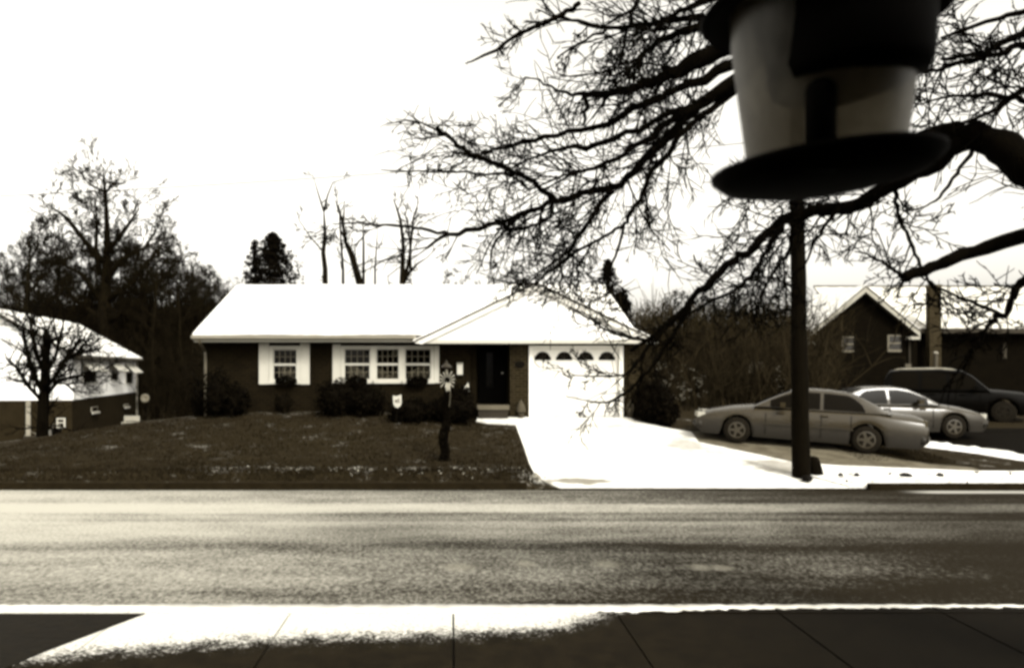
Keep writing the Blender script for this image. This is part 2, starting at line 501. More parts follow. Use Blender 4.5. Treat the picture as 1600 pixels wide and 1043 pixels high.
def H(x, Y):
    """height of the land"""
    if Y < 8.05: return -.05 if Y > 5.9 else lerp(.1, .5, sm(5.9, 2, Y))
    if Y < 16.7: return -.06
    if 1.76 <= x and Y < 24.01:
        z = ramp(Y) - .03
        f = max(sm(10.2, 12, x + (Y-19.6)*.9) * sm(6, 9, x), sm(11.9, 12.5, x))
        z = lerp(z, ramp2(Y) - .03, f)
        if x > 20: z = lerp(z, ramp(Y)*.8, sm(20, 40, x))
        return z
    if .71 <= x < 1.76 and 22.84 <= Y < 24.01: return ramp(Y) - .03
    t = Y - 16.75
    hb = pw([(-30,-.5),(-18,-.35),(-14.5,.12),(-12,.5),(-9.5,.88),(-6,1.2),(-3,1.25),(-.6,1.16),(.4,1.0),(1.7,.95)], x)
    if Y < 24.01:
        e = .12 + .2 * sm(0, .45, t)
        return e + (hb - .32) * (sm(0, 1, t/7.6)*.35 + min(1, max(0, (t-.3)/7.0))*.65) if hb > .32 else lerp(e, hb, sm(1.5, 9, t))
    zl = lerp(hb, -1.05 if x < -14 else lerp(-1.05, hb, sm(-14, -7, x)), sm(24, 38, Y)) if x < 1.76 else lerp(1.06, lerp(.6, 1.0, sm(24, 33, Y)), sm(6, 9, x))
    hill_l = 11.5 * sm(56, 105, Y) * (1 - sm(-26, 2, x)) 
    hill_c = 10.5 * sm(75, 190, Y)
    far = 10 * sm(200, 600, Y)
    return zl + max(hill_l, hill_c) + far

xs = sorted(set([-600,-400,-250,-160,-110,-80] + [x for x in np.arange(-64, -24, 2.5)] + [x for x in np.arange(-24, -14, .8)] + [round(x,3) for x in np.arange(-14, 1.6, .3)] + [.69, .715, 1.66, 1.76] + [x for x in np.arange(2.5, 30, 1.5)] + [34, 40, 48, 58, 75, 100, 140, 200, 300, 450, 700]))
ys = sorted(set([-150,-60,-30,-12,-4,2,4,5.9,5.95,8.04,8.06,16.69,16.71] + [round(y,3) for y in np.arange(16.75, 24.0, .15)] + [22.82, 22.845] + [24.0, 24.02] + [y for y in np.arange(25, 60, 1.5)] + [y for y in np.arange(60, 120, 5)] + [130,150,175,200,240,300,400,600,900,1500]))
gm = MB()
rg = random.Random(3)
for Y in ys:
    for x in xs:
        j = rg.uniform(-.018, .018) if (16.9 < Y < 24 and x < 1.6) else 0
        gm.v.append((x, Y, H(x, Y) + j))
nx = len(xs)
for i in range(len(ys)-1):
    for j in range(nx-1):
        a = i*nx + j
        gm.f.append((a, a+1, a+nx+1, a+nx))
struct('ground', gm, M_GROUND, True)

# road with a slight crown
rm = MB()
yr = [8.1, 9.2, 10.5, 12.3, 14.2, 15.5, 16.6]
xr = [-300, -100, -40, -20, -10, 0, 10, 20, 40, 100, 300]
for Y in yr:
    for x in xr:
        rm.v.append((x, Y, .07*(1-((Y-12.35)/4.25)**2)*.6))
for i in range(len(yr)-1):
    for j in range(len(xr)-1):
        a = i*len(xr)+j
        rm.f.append((a, a+1, a+len(xr)+1, a+len(xr)))
struct('road', rm, M_ROAD, True)

# near pavement: slabs, kerb stones with snow on them
walk_base = MB().box(-60, 60, 6.02, 7.84, -.04, .09)
sw = struct('sidewalk', walk_base, M_DASPH)
rs = random.Random(5)
slab = None
for kx in range(-5, 9):
    x0 = .02 + 1.58*kx
    mb = MB()
    pts = [(x0+.009, 6.1, .09), (x0+1.571, 6.1, .09), (x0+1.571, 7.828, .09), (x0+.009, 7.828, .09)]
    mb.prism(pts, (0, 0, .04 + rs.uniform(-.003, .003)))
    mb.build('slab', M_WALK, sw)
kerb = struct('near_kerb', MB().box(-60, 60, 7.86, 8.095, -.05, .06), M_KERB)
snowk = snow_material('kerb_snow', .5, .7)
for kx in range(-4, 6):
    x0 = .02 + 1.58*kx
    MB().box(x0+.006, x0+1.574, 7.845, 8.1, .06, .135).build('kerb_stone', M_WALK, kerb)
# the crust of snow on the kerb, ragged on both edges
mb = MB(); n = 260
for i in range(n+1):
    x = lerp(-6.2, 9.0, i/n)
    w = pw([(-6.2, .11), (-3.05, .14), (-2.7, .27), (2, .24), (3, .15), (6, .09), (9, .06)], x)
    f = 8.105 + rs.uniform(-.012, .01); bk = 8.105 - w + rs.uniform(-.03, .03)
    zt = .139 + rs.uniform(0, .008)
    mb.v += [(x, f, .05 + rs.uniform(0, .03)), (x, f-.02, zt), (x, bk+.03, zt), (x, bk, .13)]
    if i:
        a = (i-1)*4
        for q in range(3): mb.f.append((a+q, a+q+4, a+q+5, a+q+1))
tag(mb.build('kerb_snow', snowk, None, True), kind='stuff')

# cleared driveway apron cutting into the pavement at the left
mb = MB().prism([(-3.9, 5.2, .134), (-3.4, 6.75, .134), (-2.95, 7.8, .134), (-12, 7.8, .134), (-12, 5.2, .134)], (0,0,.006))
struct('driveway_apron', mb, M_DASPH)

# far kerb
fk = struct('far_kerb', MB().box(-80, 1.55, 16.605, 16.74, -.05, .145), M_KERB)
mb = MB()
for (x0, x1) in ((8.6, 20.0), (22, 60)): mb.box(x0, x1, 16.605, 16.74, -.05, .13)
mb.box(1.9, 8.5, 16.605, 16.7, -.05, .028)
mb.build('kerb_stone', M_KERB, fk)
rk = random.Random(8)
mb = MB()
for i in range(380):
    x = rk.uniform(-5.5, 1.6); Y = 17.22 + rk.gauss(0, .11)
    if pw([(-5.5,.1),(-3,.6),(-1,.9),(1.6,.8)], x) * (.5+.5*math.sin(x*5)+.3*math.sin(x*17)) < rk.random()*.9: continue
    mb.leaf((x, Y, H(x, Y)+.02), rk.uniform(.008, .03), rk, .8)
for i in range(50):
    mb.leaf((1.75+rk.gauss(0,.12), 16.85+rk.random()*.3, .16+rk.random()*.1), rk.uniform(.03,.07), rk, .8)
tag(mb.build('snow_crumbs', snow_material('old_crumbs', .22, .42)), kind='stuff')

# driveway: packed snow on the ramp
def plane_poly(pts, dz, th=.02):
    return MB().prism([(x, y, ramp(y)+dz-th) for x, y in pts], (0,0,th))
dv = [(1.82,22.85),(1.82,20.5),(1.80,18.6),(1.84,17.7),(2.0,17.1),(2.25,16.71),(8.25,16.71),(7.7,17.6),(7.9,18.8),(7.2,19.7),(6.35,20.75),(6.5,21.9),(5.9,22.5),(5.3,23.4),(5.25,23.86),(.78,23.86),(.72,23.3),(1.0,23.05)]
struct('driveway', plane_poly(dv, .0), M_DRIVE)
pad = [(6.35,20.75),(7.2,19.7),(7.9,18.8),(8.6,18.45),(11.8,17.95),(11.8,18.3),(11.0,18.6),(10.35,19.25),(9.4,20.7),(7.6,22.4),(6.5,21.9)]
struct('shaded_pad', plane_poly(pad, -.006), M_PADSHADE)  # grey sheet whose colour carries the shade around the sedan
verge = [(8.25,16.76),(20,16.76),(20,17.55),(14,17.85),(11.6,17.9),(8.6,18.4),(7.95,18.75),(7.75,17.6)]
struct('snowy_verge', plane_poly(verge, .03, .06), M_SNOWDIRT)
edge = [(15.4,16.8),(14.7,18.9),(13.75,20.8),(12.75,22.0),(11.6,22.35),(10.2,22.75)]
nd = [(20,16.75)] + edge + [(10.2,24.0),(20,24.0)]
MBn = MB().prism([(x, y, ramp2(y)-.025) for x, y in nd], (0,0,.02))
MBn.box(11.5, 20, 24.0, 31, .58, .627)
struct('neighbour_driveway', MBn, mat('black_drive', .0025, .9, .4, 6, .02, .3))
# ridge of shovelled snow along the neighbour's drive
mb = MB(); rw = random.Random(21); n = 60
for i in range(n+1):
    q = i/n*(len(edge)-1.001); k = int(q); a_, b_ = edge[k], edge[k+1]
    xc, Y = lerp(a_[0], b_[0], q-k), lerp(a_[1], b_[1], q-k)
    if i == 0: xc -= .2
    dx_, dy_ = b_[0]-a_[0], b_[1]-a_[1]; l_ = math.hypot(dx_, dy_); nx_, ny_ = dy_/l_, -dx_/l_
    z = ramp2(Y)-.04; w = lerp(.2, .5, i/n) + rw.uniform(-.05, .05); h = .12 + rw.uniform(-.03, .03)
    mb.v += [(xc-nx_*w*a, Y-ny_*w*a, z+h*b) for a, b in ((-1,0),(-.5,.8),(0,1),(.6,.7),(1.1,0))]
    if i:
        a = (i-1)*5
        for q_ in range(4): mb.f.append((a+q_, a+q_+1, a+q_+6, a+q_+5))
tag(mb.build('snow_ridge', M_SNOW, None, True), kind='structure')

# short winter grass
rgx = random.Random(11)
mb = MB()
for i in range(52000):
    if i % 3:
        x = rgx.uniform(-11.5, 1.7); Y = 16.85 + 6.9 * rgx.random()**1.3
    elif i % 3 == 0 and i % 2:
        x = rgx.uniform(9.6, 12.2); Y = rgx.uniform(18.6, 22)
        if Y < 19.7 and x < 12: 
            if x < 11.9 and Y < 18.9: continue
    else:
        x = rgx.uniform(-11.5, 1.72); Y = rgx.uniform(16.82, 17.3)
    z = H(x, Y); h = rgx.uniform(.03, .075); w = rgx.uniform(.006, .014); a = rgx.random()*3.14
    dx, dy = w*math.cos(a), w*math.sin(a); lx, ly = rgx.gauss(0, .03), rgx.gauss(0, .03)
    n0 = len(mb.v)
    mb.v += [(x-dx, Y-dy, z-.01), (x+dx, Y+dy, z-.01), (x+lx, Y+ly, z+h)]
    mb.f.append((n0, n0+1, n0+2))
tag(mb.build('grass', mat('winter_grass', .013, .9, .5, .8, .02)), kind='stuff')

# ------------------------------------------------------------------ the brick house
house = thing('brick_house', 'long low brick ranch house with snowy roof, white shutters and white garage door', 'house', (0,0,0))
YW = 24.2
def xw(px, Y=YW): return (px-705)/F*Y
def zw(py, Y=YW): return CZ + (575-py)/F*Y
WT = 3.36          # wall top
xa0, xa1 = xw(421), xw(469); xb0, xb1 = xw(533), xw(678)
za0, za1 = zw(599), zw(540); zb0, zb1 = zw(598), zw(540)
w = MB(); t = .25
def wall_box(x0, x1, z0, z1): w.box(x0, x1, YW, YW+t, z0, z1)
wall_box(xw(319), xa0, .5, WT); wall_box(xa1, xb0, .5, WT); wall_box(xb1, .57, .5, WT)
wall_box(xa0, xa1, .5, za0); wall_box(xa0, xa1, za1, WT); wall_box(xb0, xb1, .5, zb0); wall_box(xb0, xb1, zb1, WT)
w.box(xw(319), xw(319)+t, YW+t, 33, .5, WT)
w.box(5.33, 5.58, 24.15, 33, .5, WT)
w.box(xw(319)+t, 5.33, 32.75, 33, .5, WT)
w.build('wall', M_BRICK, house)
# gable end above the left wall
xg = xw(319)
MB().prism([(xg+.02, 24.3, WT), (xg+.02, 33, WT), (xg+.02, 28.66, 5.2)], (.2,0,0)).build('gable_wall', M_BRICK, house)
# garage front wall and porch recess
YG = 23.9
gx0, gx1, gz1 = xw(826.5, YG), xw(973.5, YG), zw(540, YG)
w = MB()
w.box(xw(797, YG), gx0, YG, YG+.25, .8, 3.24); w.box(gx1, 5.58, YG, YG+.25, .8, 3.24); w.box(gx0, gx1, YG, YG+.25, gz1, 3.24)
w.box(xw(797, YG), xw(797, YG)+.2, YG+.25, 26.0, .8, 3.24)
w.build('garage_wall', M_BRICK_P, house)
w = MB()
w.box(.57, .77, YW+.25, 26.0, .8, WT)
w.box(.57, 1.95, 25.8, 26.0, .8, WT)
w.build('porch_wall', M_BRICK, house)
MB().box(.77, 1.74, 23.95, 25.8, .9, 1.40).build('porch_floor', M_KERB, house)
MB().box(.76, 1.70, 23.62, 23.94, 1.29, 1.42).build('porch_step', mat('worn_step', .075, .8, .2, 4), house)
MB().box(.80, 1.66, 23.66, 23.94, .95, 1.288).build('step_riser', mat('step_brick', .014, .9, .3, 9), house)
# front door in the dark recess
fd = MB().box(.88, 1.72, 25.74, 25.79, 1.41, 3.3).build('front_door', M_DARK, house)
MB().box(1.12, 1.32, 25.725, 25.74, 1.9, 3.0).build('door_glass', mat('door_pane', .006, .2, .1, 3, .2), fd)
MB().tube([(1.62,25.73,2.35),(1.62,25.66,2.35)], [.03,.035], 10).build('handle', M_CHROME, fd)
# dim rooms behind the windows
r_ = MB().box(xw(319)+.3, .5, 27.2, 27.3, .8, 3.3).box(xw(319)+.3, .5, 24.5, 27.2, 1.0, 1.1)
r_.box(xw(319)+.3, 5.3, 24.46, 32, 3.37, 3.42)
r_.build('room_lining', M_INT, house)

def muntin_window(name, x0, x1, z0, z1, Y, cols, rows, fr=.07, parent=house):
    """double hung window: frame, two sashes with muntins, every pane a sub-part"""
    f = MB()
    f.box(x0, x0+fr, Y-.03, Y+.12, z0, z1); f.box(x1-fr, x1, Y-.03, Y+.12, z0, z1)
    f.box(x0+fr, x1-fr, Y-.03, Y+.12, z1-fr, z1)
    f.box(x0-.02, x1+.02, Y-.09, Y-.031, z0-.01, z0+.07)
    f.box(x0+fr, x1-fr, Y-.03, Y+.12, z0, z0+fr)
    fo = f.build('window', M_WHITE, parent)
    X0, X1, Z0, Z1 = x0+fr, x1-fr, z0+fr, z1-fr
    zm = (Z0+Z1)/2; sr = .028
    for (a, b, yy) in ((zm, Z1, Y+.04), (Z0, zm, Y+.0)):
        s = MB()
        s.box(X0, X0+sr, yy, yy+.035, a, b); s.box(X1-sr, X1, yy, yy+.035, a, b)
        s.box(X0+sr, X1-sr, yy, yy+.035, a, a+sr+.008); s.box(X0+sr, X1-sr, yy, yy+.035, b-sr, b)
        s.build('sash', M_WHITE, fo)
        m = MB(); pw_ = (X1-X0-2*sr)/cols; ph = (b-a-2*sr-.008)/rows; q = .009
        for c in range(1, cols): m.box(X0+sr+c*pw_-q, X0+sr+c*pw_+q, yy+.008, yy+.027, a+sr+.008, b-sr)
        for r in range(1, rows): m.box(X0+sr, X1-sr, yy+.0095, yy+.0255, a+sr+.008+r*ph-q, a+sr+.008+r*ph+q)
        m.build('muntin', mat('muntin_paint', .11, .6, .1, 3, .1), fo)
        src = MB().box(-pw_/2+q, pw_/2-q, -.002, .002, -ph/2+q, ph/2-q).build('pane', M_GLASS, fo)
        first = True
        for c in range(cols):
            for r in range(rows):
                loc = (X0+sr+(c+.5)*pw_, yy+.018, a+sr+.008+(r+.5)*ph)
                if first: src.location = loc; first = False
                else: link_piece(src, fo, loc)
    return fo

muntin_window('window', xa0, xa1, za0, za1, YW, 4, 2, .10)
muls = [(533, 583), (583, 628), (628, 678)]
for a, b in muls: muntin_window('window', xw(a), xw(b), zb0, zb1, YW, 4, 2, .085)

def shutter(x0, x1, z0, z1, Y=YW-.045):
    f = MB(); r = .045
    f.box(x0, x0+r, Y, Y+.04, z0, z1); f.box(x1-r, x1, Y, Y+.04, z0, z1)
    zm = lerp(z0, z1, .55)
    for a, b in ((z0, z0+.07), (zm-.03, zm+.03), (z1-.06, z1)): f.box(x0+r, x1-r, Y, Y+.04, a, b)
    o = f.build('shutter', M_WHITE, house)
    for a, b in ((z0+.07, zm-.03), (zm+.03, z1-.06)):
        p = MB().box(x0+r, x1-r, Y+.015, Y+.04, a, b)
        p.box(x0+r+.03, x1-r-.03, Y+.006, Y+.0148, a+.04, b-.04)
        p.build('panel', M_WHITE, o)
shutter(xw(405), xw(420.5), zw(600), zw(536)); shutter(xw(469.5), xw(484), zw(600), zw(536))
shutter(xw(520), xw(532.5), zw(598), zw(538)); shutter(xw(678.5), xw(686), zw(598), zw(540))

# curtains inside
def curtain(x0, x1, z0, z1, top_drop=0, side=1):
    mb = MB(); n = 24; m = 8
    for i in range(n+1):
        u = i/n
        for j in range(m+1):
            v = j/m
            x = lerp(x0, x1, u)
            zt = z1 - top_drop * (u if side > 0 else 1-u)**1.6
            mb.v.append((x, 24.62 + .025*math.sin(u*38) + .02*v, lerp(z0, zt, v)))
    for i in range(n):
        for j in range(m):
            a = i*(m+1)+j; mb.f.append((a, a+m+1, a+m+2, a+1))
    return mb
for (x0, x1, z0, z1, dr, sd) in ((xw(540), xw(572), zb0+.1, zw(569), .28, 1), (xw(586), xw(606), zb0+.1, zw(574), .2, 1), (xw(606), xw(627), zb0+.1, zw(580), .12, -1),
                                 (xw(636), xw(672), zb0+.1, zw(568), .3, -1), (xw(436), xw(456), za0+.1, zw(572), .1, 1)):
    curtain(x0, x1, z0, z1, dr, sd).build('curtain', M_CURTAIN, house, True)

# garage door: frame, four sections of four raised panels, four arched lights in the top one
M_DOOR = mat('garage_white', .66, .5, .03, 3, .25)
gd = MB(); fw = .115
gd.box(gx0, gx0+fw, YG-.03, YG+.14, .98, gz1); gd.box(gx1-fw, gx1, YG-.03, YG+.14, .98, gz1)
gd.box(gx0+fw, gx1-fw, YG-.03, YG+.14, gz1-.09, gz1)
gdo = gd.build('garage_door_frame', M_DOOR, house)
dx0, dx1, dz0, dz1 = gx0+fw+.004, gx1-fw-.004, 1.06, gz1-.095
YD = YG+.13
gdoor = MB().box(dx0, dx1, YD, YD+.04, dz0, dz1).build('garage_door', M_DOOR, house)
sh = (dz1-dz0)/4; cw = (dx1-dx0)/4
prow = []
base = MB().box(-cw/2+.006, cw/2-.006, -.012, 0, -sh/2+.004, sh/2-.004)
base.box(-cw/2+.06, cw/2-.06, -.026, -.0125, -sh/2+.07, sh/2-.07)
psrc = base.build('panel', M_DOOR, gdoor)
first = True
for r in range(3):
    for c in range(4):
        loc = (dx0+(c+.5)*cw, YD, dz0+(r+.5)*sh)
        if first: psrc.location = loc; first = False
        else: link_piece(psrc, gdoor, loc)
tsrc = None
zw0, zw1 = zw(562.5, YG+.1), zw(549, YG+.1)
for c in range(4):
    p = MB().box(dx0+c*cw+.006, dx0+(c+1)*cw-.006, YD-.012, YD, dz0+3*sh+.004, dz1-.01).build('panel', M_DOOR, gdoor)
for pxc in (848, 881.5, 915, 948.5):
    xc = xw(pxc, YG+.1); hw = .245
    pts = [(xc-hw, YD-.0165, zw0), (xc+hw, YD-.0165, zw0), (xc+hw, YD-.0165, zw0+.09)]
    pts += [(xc+hw*math.cos(a)*.86, YD-.0165, zw0+.09+(zw1-zw0-.09)*math.sin(a)) for a in np.linspace(.15, math.pi-.15, 11)]
    pts += [(xc-hw, YD-.0165, zw0+.09)]
    fo = MB().prism(pts, (0,.004,0)).build('arched_window', mat('garage_pane', .003, .2, .1, 2, .06), gdoor)
    b = MB()
    for a in (math.pi/2, math.pi*.28, math.pi*.72):
        p0 = Vector((xc, YD-.019, zw0+.02)); p1 = Vector((xc+hw*.86*math.cos(a), YD-.019, zw0+.08+(zw1-zw0-.09)*math.sin(a)))
        b.tube([p0, p1], .005, 4)
    b.build('muntin', mat('grey_bars', .03, .6, .1), fo)
MB().tube([(xw(900, YG)-.08, YD-.06, 1.62), (xw(900, YG)+.08, YD-.06, 1.62)], .012, 6).build('handle', M_CHROME, gdoor)

# main roof with its blanket of snow
E0, EZ = 23.68, 3.47
RY, RZ = 28.66, 5.40
rx0, rx1 = -7.56, 5.42
sl = (RZ-EZ)/(RY-E0)
rf = MB()
rf.prism([(rx0,E0,EZ-.14),(rx0,E0,EZ),(rx0,RY,RZ),(rx0,33.6,EZ),(rx0,33.6,EZ-.14),(rx0,RY,RZ-.16)], (rx1-rx0,0,0))
roof = rf.build('roof', M_METALROOF, house)
def snow_sheet(x0f, x1f, y0, z0, y1, z1, th, seed, nu=70, nv=14):
    """a snow blanket on a slope, ragged at its lower edge; x limits may depend on v"""
    rr = random.Random(seed); mb = MB(); ph = [rr.random()*6 for _ in range(8)]
    top = []
    for i in range(nu+1):
        for j in range(nv+1):
            u, v = i/nu, j/nv
            x = lerp(x0f(v), x1f(v), u)
            wob = .012*(math.sin(x*3.1+ph[0]) + math.sin(x*7.3+ph[1])) * (1 if j == 0 else 0)
            y = lerp(y0, y1, v) + wob
            z = lerp(z0, z1, v) + th*(.55 if j in (0,) else 1) + .008*math.sin(x*1.7+v*5+ph[2])
            mb.v.append((x, y, z))
    for i in range(nu):
        for j in range(nv):
            a = i*(nv+1)+j; mb.f.append((a, a+nv+1, a+nv+2, a+1))
    n = len(mb.v)
    # skirt along the lower edge and the two rakes
    for i in range(nu):
        a = mb.v[i*(nv+1)]; b = mb.v[(i+1)*(nv+1)]
        mb.face([a, b, (b[0], b[1]+.01, b[2]-th*.6), (a[0], a[1]+.01, a[2]-th*.6)])
    for i in (0, nu):
        for j in range(nv):
            a = mb.v[i*(nv+1)+j]; b = mb.v[i*(nv+1)+j+1]
            mb.face([a, b, (b[0], b[1], b[2]-th), (a[0], a[1], a[2]-th)])
    return mb
snow_sheet(lambda v: rx0-.01, lambda v: rx1+.01, E0-.02, EZ+.004, RY+.02, RZ+.004, .06, 1).build('snow_blanket', M_SNOW, roof, True)
MB().box(rx0, -1.03, E0-.026, E0-.001, EZ-.15, EZ-.02).build('fascia', M_TRIM, house)
g = MB()
prof = [(0, -.012), (0, -.10), (-.05, -.125), (-.10, -.10), (-.115, -.012), (-.105, -.012), (-.09, -.09), (-.02, -.09), (-.012, -.012)]
g.prism([(rx0-.02, E0-.03+a, EZ+b) for a, b in prof], (6.5,0,0))
g.build('gutter', M_GREYT, house)
MB().prism([(rx0+.03, E0+.0, EZ-.152), (rx0+.03, YW, EZ-.152), (rx0+.03, YW, EZ-.2), (rx0+.03, E0, EZ-.2)][::-1], (8.0,0,0)).build('soffit', M_TRIM, house)
d = MB().tube([(xw(313, E0), E0-.08, EZ-.12), (xw(313, E0), E0-.06, EZ-.22), (xw(321), YW-.06, EZ-.45), (xw(322), YW-.06, EZ-.6), (xw(322), YW-.06, 1.0)], .042, 8)
d.build('downspout', mat('dull_downspout', .06, .5, .5, 2.5), house)

# front gable over porch and garage
GYf, GX, GW = 23.5, 2.46, 3.49
GZ0, GZ1 = 3.24, 4.92
gs = (GZ1-GZ0)/GW
sd = MB(); nb = 9
for i in range(nb):                    # lapped boards, each one kicked out over the board below
    z0 = lerp(GZ0+.1, GZ1-.06, i/nb); z1 = lerp(GZ0+.1, GZ1-.06, (i+1)/nb)
    h0 = (GZ1-.02-z0)/gs; h1 = max(.01, (GZ1-.02-z1)/gs)
    y0, y1 = GYf+.035, GYf+.05
    bd = MB()
    bd.prism([(GX-h0, y0, z0), (GX+h0, y0, z0), (GX+h1, y0+.012, z1), (GX-h1, y0+.012, z1)], (0,.03,0))
    bd.build('siding_board', M_SIDING, house)
MB().box(GX-GW+.02, GX+GW-.02, GYf-.01, GYf+.06, GZ0-.02, GZ0+.098).build('gable_fascia', M_WHITE, house)
MB().box(GX-GW+.1, GX+GW-.1, GYf+.061, YG-.002, GZ0+.0, GZ0+.03).build('porch_soffit', M_TRIM, house)
MB().box(.2, 1.75, YG, 25.8, GZ0+.0, GZ0+.03).build('porch_ceiling', M_INT, house)
for s_ in (-1, 1):
    rk_ = MB()
    a = Vector((GX+s_*(GW+.06), GYf-.06, GZ0-.0)); b = Vector((GX, GYf-.06, GZ1+.03))
    nrm = Vector((s_*gs, 0, 1)).normalized()
    rk_.prism([a, b, b-Vector((0,0,.155)), a-Vector((0,0,.04))+Vector((-s_*.25,0,0))] if s_ > 0 else [b, a, a-Vector((0,0,.04))+Vector((.25,0,0)), b-Vector((0,0,.155))], (0,.05,0))
    rk_.build('rake_board', mat('pale_rake', .60, .6, .1, 3), house)  # boards in an even pale tone
    # roof slope behind
    e0 = Vector((GX+s_*(GW+.06), GYf-.1, GZ0+.01)); r0 = Vector((GX, GYf-.1, GZ1+.04)); r1 = Vector((GX, 27.45, GZ1+.04)); e1 = Vector((GX+s_*(GW+.06), 23.95 if s_ < 0 else 25.5, GZ0+.01))
    go = MB().prism([e0, r0, r1, e1] if s_ < 0 else [e1, r1, r0, e0], nrm*.035).build('gable_roof', M_METALROOF, house)
    u = nrm*.037
    MB().prism([e0+u+Vector((0,.05,0)), r0+u+Vector((0,.05,0)), r1+u, e1+u] if s_ < 0 else [e1+u, r1+u, r0+u+Vector((0,.05,0)), e0+u+Vector((0,.05,0))], nrm*.03).build('snow_blanket', M_SNOW, go)

# oval number plaque on the brick beside the garage (it carries no readable number)
pl = MB(); c = Vector((xw(812, YG), YG-.03, zw(569, YG)))
pl.prism([c + Vector((.15*math.cos(a), 0, .105*math.sin(a))) for a in np.linspace(0, 2*math.pi, 25)[:-1]], (0,.028,0))
tag(pl.build('plaque', mat('dark_bronze', .003, .6, .3, 6, .03)), 'dark oval plaque on the brick between porch and garage door', 'plaque')
# mailbox on the wall left of the porch
mbx = thing('mailbox', 'white wall mailbox on dark brick behind the lamp post', 'mailbox', (xw(718.5), YW, zw(575)))
MB().box(-.085, .085, -.12, -.003, -.19, .12).build('box', M_WHITE, mbx)
MB().prism([(-.095,-.13,.122),(-.095,-.003,.122),(-.095,-.003,.17)], (.19,0,0)).build('lid', M_TRIM, mbx)
# peaked ornament on a post
orn = thing('garden_ornament', 'small white peaked ornament on a slim post beside the porch', 'garden ornament', (xw(729, 23.4), 23.4, H(.4, 23.4)))
zt = zw(611, 23.4) - H(.4, 23.4)
MB().box(-.045, .045, -.04, .04, 0, zt).build('post', mat('post_wood', .03, .8, .3), orn)
o_ = MB().prism([(-.13,-.06,zt),(.09,-.06,zt),(.05,-.06,zt+.26)], (0,.1,0)); o_.build('roof', M_WHITE, orn)
MB().prism([(-.04,-.066,zt+.02),(.04,-.066,zt+.02),(.03,-.066,zt+.13),(0,-.066,zt+.15)], (0,.005,0)).build('opening', M_DARK, orn)
# cone ornaments either side of the garage door
for i, (px, lab) in enumerate(((814, 'pale cone shaped ornament against the brick left of the garage door'), (985, 'pale cone shaped ornament against the brick right of the garage door'))):
    x = xw(px, 23.78); z = ramp(23.78)
    tt = thing('cone_ornament', lab, 'ornament', (x, 23.78, z), 0, 'cone ornaments flanking the garage door')
    MB().lathe((0,0,0), [(.09,0),(.09,.13),(.06,.15)], 14).build('base', mat('cone_base', .025, .9, .2), tt)
    MB().lathe((0,0,.15), [(.06,0),(.135,.03),(.135,.1),(.10,.22),(.05,.32),(.012,.37)], 14).build('cone', mat('cone_stone', .04, .9, .25, 9), tt)
# small white-shaded lamp seen in the picture window
lp = thing('table_lamp', 'lamp with white flared shade inside the picture window', 'lamp', (xw(620, 24.75), 24.75, 1.9))
MB().lathe((0,0,0), [(.10,0),(.10,.02),(.03,.05),(.05,.3),(.03,.62),(.015,.85)], 14).build('stand', M_STONE, lp)
zl_ = zw(556, 24.75)-1.9
MB().lathe((0,0,zl_), [(.22,0),(.20,.05),(.15,.15),(.08,.22)], 20, False).build('lamp_shade', M_SHADE, lp)
sd_ = thing('side_table', 'small dark table under the lamp inside the picture window', 'table', (xw(620, 24.75), 24.75, 1.1))
MB().box(-.3,.3,-.1,.3,.74,.79).build('tabletop', M_WOOD, sd_)
for sx in (-.25,.25):
    for sy in (-.06,.25): MB().box(sx-.02,sx+.02,sy-.02,sy+.02,0,.739).build('leg', M_WOOD, sd_)

# ------------------------------------------------------------------ planting round the house
def leafball(mb, c, rad, n, size, rng, flat=.0, shell=.55):
    c = Vector(c)
    for i in range(n):
        d = Vector((rng.gauss(0,1), rng.gauss(0,1), rng.gauss(0,1))).normalized()
        r = (shell + (1-shell)*rng.random())
        lump = 1 + .13*math.sin(d.x*7+c.x*3) + .12*math.sin(d.y*9+d.z*6+c.x)
        p = c + Vector((d.x*rad[0]*r*lump, d.y*rad[1]*r*lump, d.z*rad[2]*r*lump))
        mb.leaf(p, size*rng.uniform(.6, 1.4), rng, .55)

def shrub(label, blobs, n, size, seed, m=None, name='shrub', cat='shrub', group=None):
    rng = random.Random(seed)
    cx, cy = blobs[0][0][0], blobs[0][0][1]; gz = H(cx, cy)
    root = thing(name, label, cat, (cx, cy, gz), 0, group)
    mb = MB(); core = MB()
    for (c, rad) in blobs:
        cc = (c[0]-cx, c[1]-cy, c[2]-gz)
        leafball(mb, cc, rad, n, size, rng)
        k = 10
        prof = [(max(.01, math.sin(math.pi*i/k)), -math.cos(math.pi*i/k)) for i in range(k+1)]
        n0 = len(core.v)
        core.lathe((0,0,0), prof, 12)
        for i in range(n0, len(core.v)):
            v = core.v[i]; core.v[i] = (cc[0]+v[0]*rad[0]*.72, cc[1]+v[1]*rad[1]*.72, cc[2]+v[2]*rad[2]*.72)
    tw = MB()
    for i in range(14):
        a = rng.random()*6.28; b0 = blobs[rng.randrange(len(blobs))]
        tip = Vector((b0[0][0]-cx + math.cos(a)*b0[1][0]*.8, b0[0][1]-cy + math.sin(a)*b0[1][1]*.8, b0[0][2]-gz + b0[1][2]*rng.uniform(-.2,.8)))
        tw.tube([(b0[0][0]-cx, b0[0][1]-cy, -.1), tip*.5, tip], [.03,.018,.006], 4)
    mo = mb.build('foliage', m or M_LEAF, root)
    core.build('inner_leaves', m or M_LEAF, root, True)
    tw.build('stems', M_BARK, root)
    return root
def B(px0, px1, py0, py1, Y, dy=.6):
    """ellipsoid seen between these photograph limits"""
    a = at(px0, py1, Y); b = at(px1, py0, Y)
    return ((( a.x+b.x)/2, Y, (a.z+b.z)/2), ((b.x-a.x)/2, dy, (b.z-a.z)/2))
